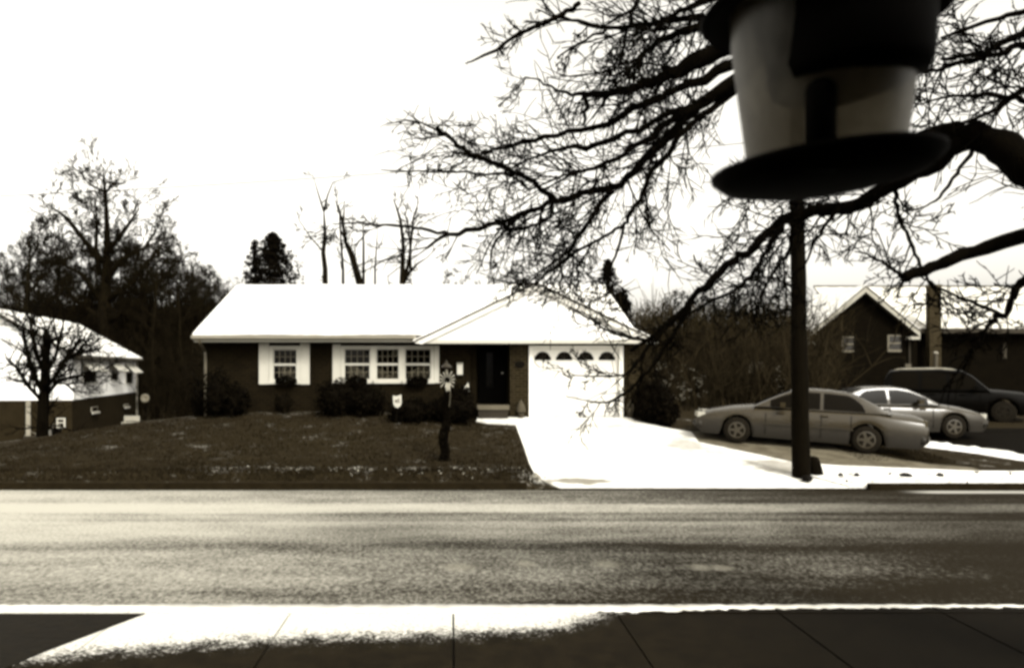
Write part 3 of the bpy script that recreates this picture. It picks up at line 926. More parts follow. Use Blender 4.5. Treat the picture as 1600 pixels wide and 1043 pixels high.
shrub('dark bush at the left corner of the brick house', [B(318,362,575,655,23.6), B(350,388,600,652,23.5), B(300,330,590,660,24.5)], 1500, .05, 1)
shrub('big rounded evergreen bush under the left pane of the picture window', [B(494,560,592,655,23.2,.75), B(540,603,600,655,23.3,.7)], 2200, .05, 2)
shrub('wide low evergreen bush between the shield sign and the porch', [B(604,680,622,664,22.6,.7), B(660,748,618,662,22.8,.7), B(690,742,600,650,23.4,.5)], 1900, .05, 3)
shrub('small thin bush below the single window', [B(428,458,612,646,23.7,.3)], 600, .04, 4, M_LEAF2)
shrub('tall dark evergreen bush right of the garage', [B(994,1052,592,664,23.4,.9), B(1010,1058,620,668,23.2,.7)], 2600, .06, 5)

for i, (px, lab, Yq) in enumerate(((447, 'dark evergreen swag hung under the single shuttered window', 1.0), (557, 'dark evergreen swag under the left part of the picture window', 1.0), (652, 'dark evergreen swag under the right part of the picture window', 1.0))):
    rng = random.Random(40+i); c = Vector((xw(px, 24.05), 24.05, zw(596, 24.05)))
    sg = thing('evergreen_swag', lab, 'swag', c, 0, 'evergreen swags on the window sills')
    mb = MB()
    for q in range(1300):
        u = rng.uniform(-1, 1); hh = (1-abs(u))**.8
        mb.leaf((u*.31, rng.uniform(-.06,.02), rng.uniform(-.13*hh-.02, .06+.12*hh)), rng.uniform(.02,.05), rng, .4)
    mb.build('greenery', M_LEAF, sg)
    MB().tube([(-.27,.03,.03),(0,.03,.05),(.27,.03,.03)], .012, 5).build('wire', M_BLACK, sg)

# shield sign on the lawn
sg = at(620.5, 627, 21.9); gz = H(sg.x, 21.9)
ss = thing('yard_sign', 'white shield shaped yard sign on a stake beside the low bush', 'sign', (sg.x, 21.9, gz))
zc = sg.z - gz
pts = [(-.115,0,.165),( -.02,0,.145),(.115,0,.185),(.12,0,-.05),(.08,0,-.13),(.01,0,-.17),(-.06,0,-.14),(-.1,0,-.06)]
MB().prism([(x, -.008, z+zc) for x,_,z in pts], (0,.012,0)).build('board', M_WHITE, ss)
mk = MB()
for (a, b, c_, d_) in ((-.055,.05,.02,.05),(-.03,.07,-.03,-.005),(-.06,-.01,-.02,.04),(.03,.055,.0,.09)): mk.box(a, b, -.0115, -.0085, zc+c_, zc+d_)
mk.build('emblem', mat('sign_print', .05, .6, .1), ss)
MB().box(-.012,.012,.005,.018,0,zc-.1).build('stake', M_BLACK, ss)

# ------------------------------------------------------------------ lamp post with garland and bow
YL = 18.2; xl = (697.5-705)/F*YL; zl = H(xl, YL)
lpst = thing('lamp_post', 'front yard lamp post wrapped in dark garland with a white striped bow', 'lamp post', (xl, YL, zl))
def zL(py): return CZ + (575-py)/F*YL - zl
MB().lathe((0,0,0), [(.06,-.05),(.06,.1),(.045,.13),(.04,zL(598)),(.055,zL(596)),(.03,zL(592))], 12).build('post', M_BLACK, lpst)
rng = random.Random(77); mb = MB()
for q in range(3600):
    v = rng.random(); z = v*zL(600); a = rng.random()*6.28
    rr = (.085 + .035*math.sin(z*9 - a)) * (1.0 + .12*rng.random())
    if z > zL(655): rr *= .8
    off = lerp(-.07, .03, v)
    mb.leaf((off + rr*math.cos(a), rr*math.sin(a), z), rng.uniform(.02,.045), rng, .4)
mb.build('garland', M_LEAF, lpst)
MB().lathe((0,0,zL(592)), [(.06,0),(.075,.02),(.05,.03)], 8).build('collar', M_BLACK, lpst)
lz = zL(590)
cage = MB()
for k in range(6):
    a = k*math.pi/3 + .3
    cage.tube([(.075*math.cos(a), .075*math.sin(a), lz), (.10*math.cos(a), .10*math.sin(a), zL(574))], .008, 5)
cage.build('lantern_frame', M_BLACK, lpst)
MB().lathe((0,0,lz), [(.068,0),(.092,zL(574)-lz)], 6, False).build('lantern_glass', glass_material('lantern_glass', through=.8), lpst)
MB().lathe((0,0,lz), [(.018,0),(.02,.12),(.028,.16),(.01,.2)], 10).build('bulb', M_SHADE, lpst)
MB().lathe((0,0,zL(574)), [(.12,0),(.125,.015),(.09,.05),(.045,.085),(.03,.10),(.035,.115),(.012,.13),(.018,.145),(.004,.17)], 12).build('lantern_roof', mat('aged_lantern', .02, .5, .3), lpst)
bow = MB(); bowd = MB(); cz_ = zL(593); rng = random.Random(5)
for k in range(13):
    a = 2*math.pi*k/13 + .1; d = Vector((math.cos(a), 0, math.sin(a))); n_ = Vector((-d.z, 0, d.x))
    y = -.11 - .02*(k % 2)
    r0, r1, wd = .06, .185 + .02*((k*7) % 3 - 1), .0125
    p = Vector((.02, y, cz_))
    (bow if True else bowd).prism([p + d*r0 - n_*wd*.3, p + d*r0 + n_*wd*.3, p + d*r1 + n_*wd, p + d*(r1+.012), p + d*r1 - n_*wd], (0, .012, 0))
for (sx, wv) in ((-.015, 1), (.05, -1)):
    bow.prism([(.02+sx-.02, -.12, cz_-.06), (.02+sx+.02, -.12, cz_-.06), (.02+sx+.03+.02*wv, -.12, cz_-.26), (.02+sx-.0+.02*wv, -.12, cz_-.22), (.02+sx-.03+.02*wv, -.12, cz_-.26)], (0,.01,0))
bow.build('bow', mat('bow_ribbon', .28, .5, .2, 20), lpst)
MB().prism([(.02+.15*math.cos(a), -.095, cz_+.15*math.sin(a)) for a in np.linspace(0, 2*math.pi, 17)[:-1]], (0,.01,0)).build('bow_backing', M_BLACK, lpst)
MB().lathe((.02,-.1,cz_-.04), [(.01,0),(.05,.02),(.055,.05),(.01,.08)], 10).build('bow_knot', M_BLACK, lpst)
tw = MB().tube([(.07,-.11,cz_-.1),(.09,-.10,cz_-.32),(.07,-.11,cz_-.6)], .008, 4); tw.build('ribbon_tail', mat('dull_ribbon', .08, .7, .1), lpst)

# ------------------------------------------------------------------ trees
def wander_path(p, d, L, n, rng, wob, lift=0.0):
    pts = [Vector(p)]; d = Vector(d).normalized()
    for i in range(n):
        d = (d + Vector((rng.gauss(0,wob), rng.gauss(0,wob), rng.gauss(0,wob)+lift))).normalized()
        pts.append(pts[-1] + d*(L/n))
    return pts, d

def grow(mb, p, d, L, r, depth, rng, o):
    n = max(3, min(7, int(L/o.get('seg', .25))+2))
    pts, d1 = wander_path(p, d, L, n, rng, o['wob'], o.get('lift', 0))
    r1 = r*o.get('tip', .35)
    rad = [lerp(r, r1, i/n) for i in range(n+1)]
    mb.tube(pts, rad, 5 if r > .05 else (4 if r > .015 else 3), r > .02)
    if depth <= 0: return pts
    nb = o['kids'][min(depth, len(o['kids'])-1)]
    for c in range(nb):
        f = lerp(o.get('lo', .25), 1, (c + rng.random())/nb)
        i = min(n-1, int(f*n)); q = pts[i].lerp(pts[i+1], f*n-i)
        t = (pts[i+1]-pts[i]).normalized()
        ax = t.orthogonal().normalized(); ax = Matrix.Rotation(rng.random()*6.28, 3, t) @ ax
        ang = rng.uniform(*o['ang'])
        nd = (t*math.cos(ang) + ax*math.sin(ang))
        nd.z += o.get('up', 0); nd.normalize()
        grow(mb, q, nd, L*rng.uniform(*o['len'])*(1.15-.5*f), max(o['rmin'], lerp(r, r1, f)*o.get('rk', .55)), depth-1, rng, o)
    return pts

def tree(name, label, cat, loc, trunk_pts, trunk_r, limbs, seed, m, o, group=None):
    """trunk with given shape (relative points) and limbs grown from it"""
    root = thing(name, label, cat, loc, 0, group)
    rng = random.Random(seed)
    MB().tube(trunk_pts, trunk_r, 8).build('trunk', m, root, True)
    mb = MB()
    for (f, az, el, L, r) in limbs:
        n = len(trunk_pts)-1; i = min(n-1, int(f*n)); q = Vector(trunk_pts[i]).lerp(Vector(trunk_pts[i+1]), f*n-i)
        d = Vector((math.cos(az)*math.cos(el), math.sin(az)*math.cos(el), math.sin(el)))
        grow(mb, q, d, L, r, o['depth'], rng, o)
    mb.build('crown', m, root)
    return root

# --- the big bare tree whose boughs hang into the picture from the right
near = thing('bare_tree', 'big bare tree reaching in from the right with dark twiggy boughs over the road', 'tree', (5.7, 5.2, .1))
NL = Vector((5.7, 5.2, .1))
rngN = random.Random(123)
MB().tube([Vector(p)-NL for p in ((5.7,5.2,-.2),(5.7,5.2,.3),(5.65,5.25,1.6),(5.6,5.3,2.8),(5.5,5.35,3.8),(5.45,5.3,5.2),(5.5,5.2,7.2),(5.6,5.1,9.0))], [.5,.36,.31,.30,.29,.23,.16,.06], 12).build('trunk', M_BARK, near, True)
twN = MB()
def limb(pts, knots=True, spawn=1.0, sp_len=.5, kn=.0, dens=7.5, name='limb', side=None):
    """pts: (px, py, Y, radius in px)"""
    P = [at(a, b, c) for a, b, c, _ in pts]; Rr = [max(.0035, r*c/F) for _, _, c, r in pts]
    # smooth + slight wander
    Q, RR = [], []
    for i in range(len(P)-1):
        p0 = P[max(i-1,0)]; p1 = P[i]; p2 = P[i+1]; p3 = P[min(i+2, len(P)-1)]
        m = 4
        for k in range(m):
            t = k/m
            q = .5*((2*p1) + (p2-p0)*t + (2*p0-5*p1+4*p2-p3)*t*t + (3*p1-p0-3*p2+p3)*t*t*t)
            j = lerp(Rr[i], Rr[i+1], t)
            Q.append(q + Vector((rngN.gauss(0,1), rngN.gauss(0,1), rngN.gauss(0,1)))*min(.012, j*.5)); RR.append(j*(1+rngN.uniform(-.08,.14)))
    Q.append(P[-1]); RR.append(Rr[-1])
    o = MB().tube([q-NL for q in Q], RR, 8).build(name, M_BARK, near, True)
    # twigs
    tot = sum((Q[i+1]-Q[i]).length for i in range(len(Q)-1))
    opt = dict(wob=.10, kids=[0,3,3,4], ang=(.4,1.05), len=(.4,.85), rmin=.0058, rk=.7, tip=.6, seg=.08, lo=.15)
    for k in range(int(tot*dens*spawn*2.0)):
        f = rngN.random(); i = min(len(Q)-2, int(f*(len(Q)-1))); q = Q[i].lerp(Q[i+1], rngN.random())
        if q.x/q.y > .85: continue
        if noise.noise(q*1.5) + rngN.uniform(-.25, .25) < -.04: continue
        t = (Q[i+1]-Q[i]).normalized()
        ax = Matrix.Rotation(rngN.random()*6.28, 3, t) @ t.orthogonal().normalized()
        a = rngN.uniform(.4, 1.2); nd = t*math.cos(a) + ax*math.sin(a); nd.z -= .12; nd.normalize()
        kp = grow(twN, q-NL, nd, sp_len*rngN.uniform(.5,1.9), min(RR[i]*.6, rngN.uniform(.006,.013)), 3 if rngN.random() < .3 else 2, rngN, opt)
        for kq in kp[1:]:                                    # spur knobs
            if rngN.random() < .5: twN.leaf(kq, rngN.uniform(.010, .022), rngN, .7)
    return Q
L = limb
# upper bough, passing behind the feeder roof
L([(1890,60,5.6,62),(1700,-60,6.2,44),(1500,-70,6.8,34),(1330,-20,7.3,28),(1230,30,7.5,22),(1151,66,7.6,17),(1089,95,7.7,13),(1028,123,7.8,9),(983,137,7.9,7),(913,150,8.0,5)], spawn=1.0)
L([(913,150,8.0,4),(870,140,8.1,2.2),(835,123,8.1,1.4),(818,122,8.1,1)], spawn=.5, sp_len=.25)
L([(913,150,8,4),(914,175,8,3.2),(912,196,8,2.2)], spawn=1, sp_len=.3)
# second bough dropping to the left
L([(1230,30,7.5,18),(1180,95,7.6,13),(1147,128,7.7,11),(1089,163,7.8,9.5),(1045,212,7.9,7.5),(1001,260,8.0,6.5),(957,291,8.1,5.5),(869,313,8.2,5),(825,331,8.3,4),(763,353,8.4,4),(701,366,8.5,3.5),(666,388,8.5,2)], spawn=1.0)
L([(869,313,8.2,4.5),(825,278,8.2,4.2),(790,262,8.2,4),(750,247,8.2,4.2),(715,226,8.2,3.4),(690,208,8.2,3.6),(682,202,8.2,3.2)], spawn=.35, sp_len=.3)
L([(682,203,8.2,2),(655,190,8.2,1),(630,172,8.2,.7)], spawn=.0)
L([(750,247,8.2,3),(725,240,8.2,2.2),(705,243,8.2,2),(690,250,8.2,1)], spawn=.8, sp_len=.2)
L([(1230,40,7.5,10),(1180,82,7.6,9),(1120,112,7.7,8),(1028,154,7.8,5.5),(948,194,7.9,5),(869,212,8,4),(807,225,8.1,3.4),(750,240,8.2,2.6)], spawn=1.1)
L([(701,366,8.5,3),(660,357,8.5,2.6),(617,353,8.5,2.2),(566,349,8.5,1.8),(520,349,8.5,.8)], spawn=.6, sp_len=.22)
L([(752,272,8.3,2.2),(700,268,8.3,1.8),(640,268,8.3,1.4),(594,265,8.3,.8)], spawn=.5, sp_len=.15)
L([(825,295,8.2,2.2),(790,272,8.2,2),(752,272,8.3,2)], spawn=.4, sp_len=.2)
L([(1100,25,7.6,7),(1023,35,7.7,4),(957,44,7.8,3.2),(891,31,7.9,2.6),(868,26,7.9,3.2)], spawn=.9, sp_len=.35)
L([(905,5,7.9,4),(878,22,7.9,3.8),(825,48,7.9,3),(776,79,7.9,2.6),(740,95,7.9,1.4),(727,99,7.9,1)], spawn=.4, sp_len=.2)
L([(957,44,7.8,2.5),(915,62,7.8,2),(880,84,7.8,1.6),(872,92,7.8,2)], spawn=1, sp_len=.2)
L([(1250,-10,7.4,15),(1142,26,7.5,10),(1090,44,7.6,7),(1036,62,7.7,5),(1000,92,7.7,4),(975,119,7.8,3)], spawn=1.2)
L([(1010,-20,7.7,4),(988,18,7.7,3.4),(978,60,7.8,2.8),(970,90,7.8,1.8),(965,118,7.8,1)], spawn=1, sp_len=.3)
L([(1200,-30,7.4,9),(1110,0,7.5,6),(1060,20,7.6,4),(1020,50,7.6,3)], spawn=1)
L([(1215,48,7.5,10),(1190,90,7.6,9),(1150,120,7.7,8),(1100,160,7.8,6),(1040,180,7.8,5),(960,215,7.9,4.5),(915,232,8,4.5),(860,236,8,2.5),(800,262,8.1,1.6)], spawn=1.1)
L([(1089,163,7.8,7),(1045,190,7.8,5),(990,230,7.9,4),(930,262,8,3),(880,275,8,2),(820,300,8,1.2)], spawn=1.1)
L([(1190,90,7.6,8),(1135,150,7.8,6),(1085,190,7.8,5),(1040,240,7.9,4.4),(1010,290,8,4),(988,330,8,3.4),(975,350,8,3),(948,368,8.2,2.4),(900,392,8.3,2.6),(862,420,8.4,2.4),(835,446,8.5,1.2)], spawn=1.1, sp_len=.45)
L([(957,291,8.1,4.5),(930,330,8.2,3.8),(905,370,8.2,3),(880,400,8.3,2.4),(850,420,8.3,1.6)], spawn=1.1)
L([(975,350,8,2.6),(965,390,8,2.2),(950,425,8,1.6),(948,462,8,1)], spawn=1, sp_len=.3)
L([(825,331,8.3,4),(795,352,8.3,3),(770,385,8.3,2),(766,420,8.4,1.2)], spawn=.9, sp_len=.35)
L([(869,313,8.2,3.5),(850,345,8.2,3),(820,355,8.2,2.5),(775,358,8.3,2)], spawn=1, sp_len=.35)
# the arching limb at the right, dropping left behind the tray
L([(2060,380,5.35,85),(1800,330,5.7,52),(1680,290,6.0,38),(1592,247,6.3,28),(1553,222,6.5,24),(1506,210,6.7,19),(1459,212,6.9,14),(1380,235,7.1,10),(1300,262,7.3,7),(1230,285,7.5,5),(1170,300,7.6,3)], spawn=.7)
L([(1530,214,6.6,18),(1500,226,6.7,14),(1444,262,6.9,13),(1381,297,7.1,12),(1334,322,7.3,10.5),(1287,328,7.4,9.5),(1250,337,7.5,9),(1225,344,7.6,7.5),(1184,381,7.7,6.5),(1147,406,7.8,6),(1106,444,7.9,5.5),(1080,470,8,5),(1040,510,8.1,4.5),(1012,532,8.2,3.4),(985,548,8.3,2)], spawn=.85, sp_len=.45)
L([(1225,344,7.6,5),(1205,380,7.6,4),(1180,420,7.7,3.2),(1150,452,7.8,2.8),(1110,470,7.9,2.4),(1060,500,8,1.6)], spawn=.9, sp_len=.4)
L([(1240,356,7.5,4),(1232,390,7.6,3),(1205,430,7.6,2.4),(1188,470,7.7,2),(1175,505,7.7,1.4)], spawn=.8, sp_len=.35)
L([(1310,325,7.3,4),(1290,352,7.3,2.6),(1270,385,7.4,2),(1255,420,7.4,1.3)], spawn=.7, sp_len=.3)
L([(1080,470,8,4),(1050,530,8.1,3),(1010,580,8.2,2.6),(980,612,8.3,2.4),(950,628,8.3,2),(915,625,8.3,1.2),(884,618,8.3,.9)], spawn=.75, sp_len=.22)
L([(1040,510,8.1,3.2),(1005,552,8.2,2.4),(975,585,8.3,1.8),(930,587,8.3,1.4),(893,586,8.3,1)], spawn=.75, sp_len=.22)
L([(1012,530,8.2,3),(960,522,8.3,2.2),(925,500,8.3,1.6),(890,480,8.3,1)], spawn=.7, sp_len=.3)
# the sawn stub and small boughs on the right
L([(1780,300,6.2,16),(1680,340,6.3,13),(1592,370,6.4,11),(1500,400,6.5,9.5),(1455,417,6.55,8.5),(1412,434,6.6,8)], spawn=.16, sp_len=.3)
L([(1414,433,6.6,3.4),(1390,418,6.6,2.4),(1362,400,6.6,2),(1335,393,6.6,1)], spawn=.7, sp_len=.2)
L([(1396,290,7.1,3.6),(1400,325,7,3),(1418,365,6.9,2.6),(1434,405,6.8,2.6),(1452,440,6.8,2),(1475,470,6.8,1.6),(1520,500,6.8,1)], spawn=.5, sp_len=.3)
L([(1530,222,6.6,4),(1500,262,6.6,3),(1478,295,6.6,2.6),(1455,318,6.6,1.6),(1420,330,6.6,1)], spawn=1.1, sp_len=.3)
L([(1700,400,6.4,9),(1610,430,6.5,7),(1590,453,6.5,6),(1566,490,6.5,5),(1544,510,6.5,3),(1520,530,6.5,2)], spawn=.9, sp_len=.3)
L([(1566,492,6.5,3),(1515,470,6.5,2.6),(1465,448,6.5,2),(1430,425,6.5,1.4)], spawn=.6, sp_len=.3)
L([(1720,-60,6.2,20),(1640,20,6.3,9),(1560,72,6.4,5),(1500,100,6.5,3.6),(1440,112,6.5,2)], spawn=1.2, sp_len=.4)
L([(1750,20,6.2,14),(1640,60,6.3,8),(1590,72,6.4,5.5),(1540,88,6.4,4),(1470,92,6.5,2.5)], spawn=1.1, sp_len=.4)
L([(1800,120,6,14),(1660,130,6.2,7),(1600,140,6.4,5),(1540,180,6.4,3.5),(1470,200,6.5,2)], spawn=1.1, sp_len=.4)
L([(1760,-30,6.2,10),(1620,10,6.3,5),(1540,35,6.4,3.6),(1470,60,6.5,2.4)], spawn=1.1, sp_len=.4)
L([(1700,180,6.1,9),(1610,160,6.3,5),(1560,150,6.4,4),(1490,150,6.5,2.2),(1430,165,6.5,1.2)], spawn=1.0, sp_len=.4)
tag(twN.build('twigs', M_BARK, near), kind='stuff')

# --- bare trees of the background: a few patterns, grown once and copied
oB = dict(wob=.13, kids=[0,4,5,6,6], ang=(.35,.95), len=(.42,.7), rmin=.016, rk=.6, tip=.4, seg=.5, up=.18, depth=3, lo=.2)
def bare(seed, h, r, spread=1.0, nl=14, lean=0.0, fork=False):
    rng = random.Random(seed)
    pts = [(0,0,-1.0)]; x = y = 0
    for i in range(1, 9):
        x += rng.gauss(0,.10) + lean*h/8; y += rng.gauss(0,.1)
        pts.append((x, y, h*i/8))
    rad = [r*1.25] + [lerp(r, r*.12, (i/8)**.9) for i in range(1, 9)]
    limbs = []
    for i in range(nl):
        f = lerp(.3, .98, (i+rng.random())/nl)
        limbs.append((f, rng.random()*6.28, rng.uniform(.35, 1.0), h*lerp(.38, .14, f)*spread*rng.uniform(.7,1.2), lerp(r*.45, .03, f)))
    return pts, rad, limbs
TPROTO = []
far_trees = []
def place(i, px, Y, top_py, lab, mt=None, base=None, squash=1.0):
    x = (px-705)/F*Y; z = H(x, Y)-.3 if base is None else base
    top = CZ + (575-top_py)/F*Y
    pr, h = TPROTO[i]
    s = (top - z)/h
    rng = random.Random(int(px*7+Y))
    o = dup(pr, (x, Y, z), rng.random()*6.28, lab, (s*squash, s*squash, s))
    far_trees.append(o)
    return o
for i, (sd, h, r, sp, nl) in enumerate(((1,12,.2,.8,14),(2,12,.16,.6,12),(3,12,.24,1.0,16),(4,12,.13,.5,13),(5,12,.18,.75,15))):
    p, rad, lb = bare(sd, h, r, sp, nl)
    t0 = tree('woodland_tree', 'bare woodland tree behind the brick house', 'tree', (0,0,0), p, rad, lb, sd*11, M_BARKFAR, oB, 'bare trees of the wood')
    TPROTO.append((t0, h+.6))

SPECIES = ['grey bare tree', 'slim bare tree', 'broad bare tree', 'thin straight bare tree', 'bushy bare tree']
rngF = random.Random(9)
def wood_label(i, px, Y, where): return '%s %s' % (SPECIES[i], where)
wood = []
# left wood
for (px, Y, tp, i) in ((40,58,345,2),(62,66,352,0),(88,60,330,1),(30,74,400,4),(105,72,372,3),(128,64,360,4),(200,62,352,0),(225,70,372,4),(246,58,350,1),(262,68,388,3),(280,60,395,2),(300,72,408,4),(315,62,412,1),(330,66,405,0),(346,70,432,3),(352,80,440,4),(185,78,390,2),(150,84,400,4),(60,86,410,4),(270,84,415,4),(310,90,430,2),(-5,62,350,4),(12,80,390,0),(235,90,420,2),(360,76,446,1),(110,90,405,0),(52,70,372,2),(78,76,366,4),(98,64,378,2),(140,70,385,0),(190,66,384,2),(215,74,380,0),(238,64,388,2),(256,74,392,4),(274,66,402,0),(292,62,404,4),(306,70,414,2),(324,74,420,4),(340,64,428,2),(170,86,392,2)):
    wood.append((i, px, Y, tp, 'in the wood behind the white house'))
for (px, Y, tp, i) in ((1010,48,470,4),(1040,42,462,2),(1075,46,448,0),(1100,38,470,2),(1125,44,452,4),(1150,52,462,0),(1172,46,468,4),(1192,58,478,2),(1210,52,484,4),(1228,64,488,3),(1062,58,480,4),(1140,66,478,1),(1090,34,500,1),(1245,58,486,4),(1180,36,530,4),(1030,36,500,0)):
    wood.append((i, px, Y, tp, 'in the brushy wood right of the garage'))
ORD = 'first second third fourth fifth sixth seventh eighth ninth tenth eleventh twelfth thirteenth fourteenth fifteenth sixteenth seventeenth eighteenth nineteenth twentieth'.split()
ORD += ['twenty-' + a for a in ORD[:9]] + ['thirtieth'] + ['thirty-' + a for a in ORD[:9]] + ['fortieth'] + ['forty-' + a for a in ORD[:9]]
reg = []
for (i, px, Y, tp, where) in wood: reg.append((px, where, i, place(i, px, Y, tp, 'bare tree')))
for q in ((690,60,418,1),(725,58,410,3),(760,62,405,1),(790,60,412,3),(815,56,400,1)):
    reg.append((q[0], 'showing above the middle of the snowy roof', q[3], place(q[3], q[0], q[1], q[2], 'bare tree')))
spots = ((170,70,395),(90,94,405),(210,96,415),(20,95,400),(290,98,425))
for i, ((pr, h), (px, Y, tp)) in enumerate(zip(TPROTO, spots)):          # the patterns themselves stand deep in the wood
    x = (px-705)/F*Y; z = H(x, Y)-.3; s = (CZ+(575-tp)/F*Y-z)/h
    pr.location = (x, Y, z); pr.scale = (s, s, s)
    reg.append((px, 'in the wood behind the white house', i, pr))
for where in sorted(set(r[1] for r in reg)):
    for n_, r in enumerate(sorted([r for r in reg if r[1] == where], key=lambda r: r[0])):
        r[3]['label'] = '%s, %s from left %s' % (SPECIES[r[2]], ORD[n_], where)

# named single trees behind the house
def silh_tree(name, label, Y, stems, seed, tw_len=.8, dens=1.2, m=M_BARKFAR, depth=2, rs=.8):
    """stems: lists of (px, py, radius px) drawn as the tree stands; the first one is the trunk"""
    p0 = at(stems[0][0][0], stems[0][0][1], Y); gz = H(p0.x, Y)
    root = thing(name, label, 'tree', (p0.x, Y, gz))
    o0 = Vector((p0.x, Y, gz)); rng = random.Random(seed)
    crown = MB()
    opt = dict(wob=.2, kids=[0,3,4,4], ang=(.4,1.0), len=(.4,.8), rmin=Y*.00042, rk=.6, tip=.5, seg=.25, up=.15)
    for k, st in enumerate(stems):
        P = []; yy = Y
        for i, (px, py, r) in enumerate(st):
            if i: yy += rng.uniform(-.15, .15)
            P.append(at(px, py, yy) - o0)
        Rr = [max(.014, r*rs*Y/F) for _, _, r in st]; Rr[-1] *= .5
        if k == 0:
            P = [Vector((P[0].x, P[0].y, -.4))] + P; Rr = [Rr[0]*1.25] + Rr
            MB().tube(P, Rr, 8).build('trunk', m, root, True)
        else:
            MB().tube(P, Rr, 6).build('limb', m, root, True)
        for i in range(len(P)-1 if k else 0, 0, -1):
            pass
        for i in range(1 if k == 0 else 0, len(P)-1):
            seg = P[i+1]-P[i]
            for q in range(max(1, int(seg.length*dens))):
                b = P[i].lerp(P[i+1], rng.random()); t = seg.normalized()
                ax = Matrix.Rotation(rng.random()*6.28, 3, t) @ t.orthogonal().normalized()
                a = rng.uniform(.4, 1.1)
                if rng.random() < .85: grow(crown, b, t*math.cos(a)+ax*math.sin(a), tw_len*rng.uniform(.4,1.5), max(Y*.0005, min(Rr[i]*.5, .035)), depth, rng, opt)
    crown.build('crown', m, root)
    return root
silh_tree('bare_tree', 'slender forked bare tree behind the left half of the snowy roof', 40, [[(508,460,6),(508,420,5),(505,395,4.5),(508,365,3.5),(506,330,2.5)],[(506,330,2.4),(498,305,1.6),(488,270,.8)],[(506,330,2.4),(512,305,1.6),(520,285,1.2),(548,276,1)],[(504,392,2),(485,370,1.4),(468,345,1),(460,318,.7)]], 1, .55, 1.4, depth=2)
silh_tree('bare_tree', 'leaning bare tree with a thick trunk behind the snowy roof', 40, [[(566,460,7),(560,435,7),(550,400,6),(540,378,4),(536,350,3),(538,325,2)],[(536,350,2.5),(528,325,2),(524,312,1.5)],[(545,385,2.4),(532,360,2),(530,330,1.4)]], 2, .6, 2, depth=2)
silh_tree('bare_tree', 'straight young bare tree just right of the leaning trunk', 40, [[(568,460,3),(568,420,2.6),(568,380,2.2),(567,345,1.6)]], 3, .45, 1.4, depth=2)
silh_tree('bare_tree', 'thin bare sapling between the leaning tree and the many stemmed tree', 40, [[(586,460,2),(586,420,1.8),(588,390,1.4),(590,355,1)]], 13, .45, 1.3, depth=2)
silh_tree('bare_tree', 'thin bare sapling just left of the leaning trunk', 40, [[(536,460,3),(536,420,2.6),(533,380,2),(530,340,1.6)]], 14, .45, 1.3, depth=2)
silh_tree('bare_tree', 'many stemmed bare tree above the middle of the snowy roof', 38, [[(628,460,6),(629,420,5),(630,380,3.6),(626,345,3),(620,325,2),(614,310,1.4)],[(632,440,4),(640,400,3),(644,360,2.6),(646,340,2.2),(654,315,1.6)],[(630,442,4),(640,425,3),(652,412,2),(668,402,1.4)],[(642,425,3),(641,390,2.2),(638,355,2),(632,330,1.4)],[(645,345,2),(655,335,1.6),(672,335,1)]], 4, .6, 2.6, depth=2)
silh_tree('bare_tree', 'tallest dark spreading tree rising out of the wood at left', 62, [[(160,640,17),(162,560,15),(163,500,14),(165,450,11),(167,400,7),(167,350,5),(165,310,3.6),(163,285,2.4),(161,262,1.2)],
  [(163,410,6),(135,380,5),(112,350,4),(98,335,2.6),(68,315,1)],[(156,430,6),(150,390,4.5),(151,350,3.4),(150,320,2)],[(168,395,5),(185,372,4),(205,345,3),(218,325,1.6)],[(166,440,6),(190,405,4),(225,388,3),(250,350,2)],[(166,300,2.6),(175,290,2),(182,280,1)],[(163,300,2.4),(145,290,1.8),(128,278,1)],
  [(158,470,6),(130,430,4),(95,410,3),(75,395,2)],[(168,470,6),(205,440,4),(235,405,3),(258,375,2)],[(160,500,6),(120,470,4),(90,440,3),(70,430,2)],[(168,505,6),(215,470,4),(250,440,3),(275,410,2)]], 5, 1.8, 3.6, depth=3, rs=.85)

# pollarded tree in front of the white house
silh_tree('pollarded_tree', 'stout pollarded tree in front of the white neighbouring house', 25.5, [[(66,688,15),(67,650,13),(69,620,13),(71,585,11.5),(72,555,9),(73,530,10),(73,516,8)],
  [(72,605,6),(88,585,5.5),(98,565,5),(115,545,4),(128,530,3.4),(138,540,2.5)],[(76,612,5),(90,596,4.5),(115,588,3.6),(140,585,2.6),(165,575,1.4)],[(72,585,5),(86,560,4.5),(92,535,4),(97,515,3.6),(100,500,2)],[(66,610,6),(52,585,6),(44,555,5.5),(38,530,4.5),(36,505,3)],[(62,622,5),(46,605,5),(30,580,4.5),(14,560,3)],[(95,568,3.6),(115,556,3.4),(135,548,3),(155,545,2.6),(163,538,2.4)],[(100,560,3.4),(120,552,3),(130,538,2.6),(140,532,2.2)],[(68,580,6),(56,550,6),(50,520,5),(48,495,3)],[(85,596,3),(105,600,2.4),(125,598,1.6),(150,604,1)]], 6, .75, 11, M_BARK, 2, .66)

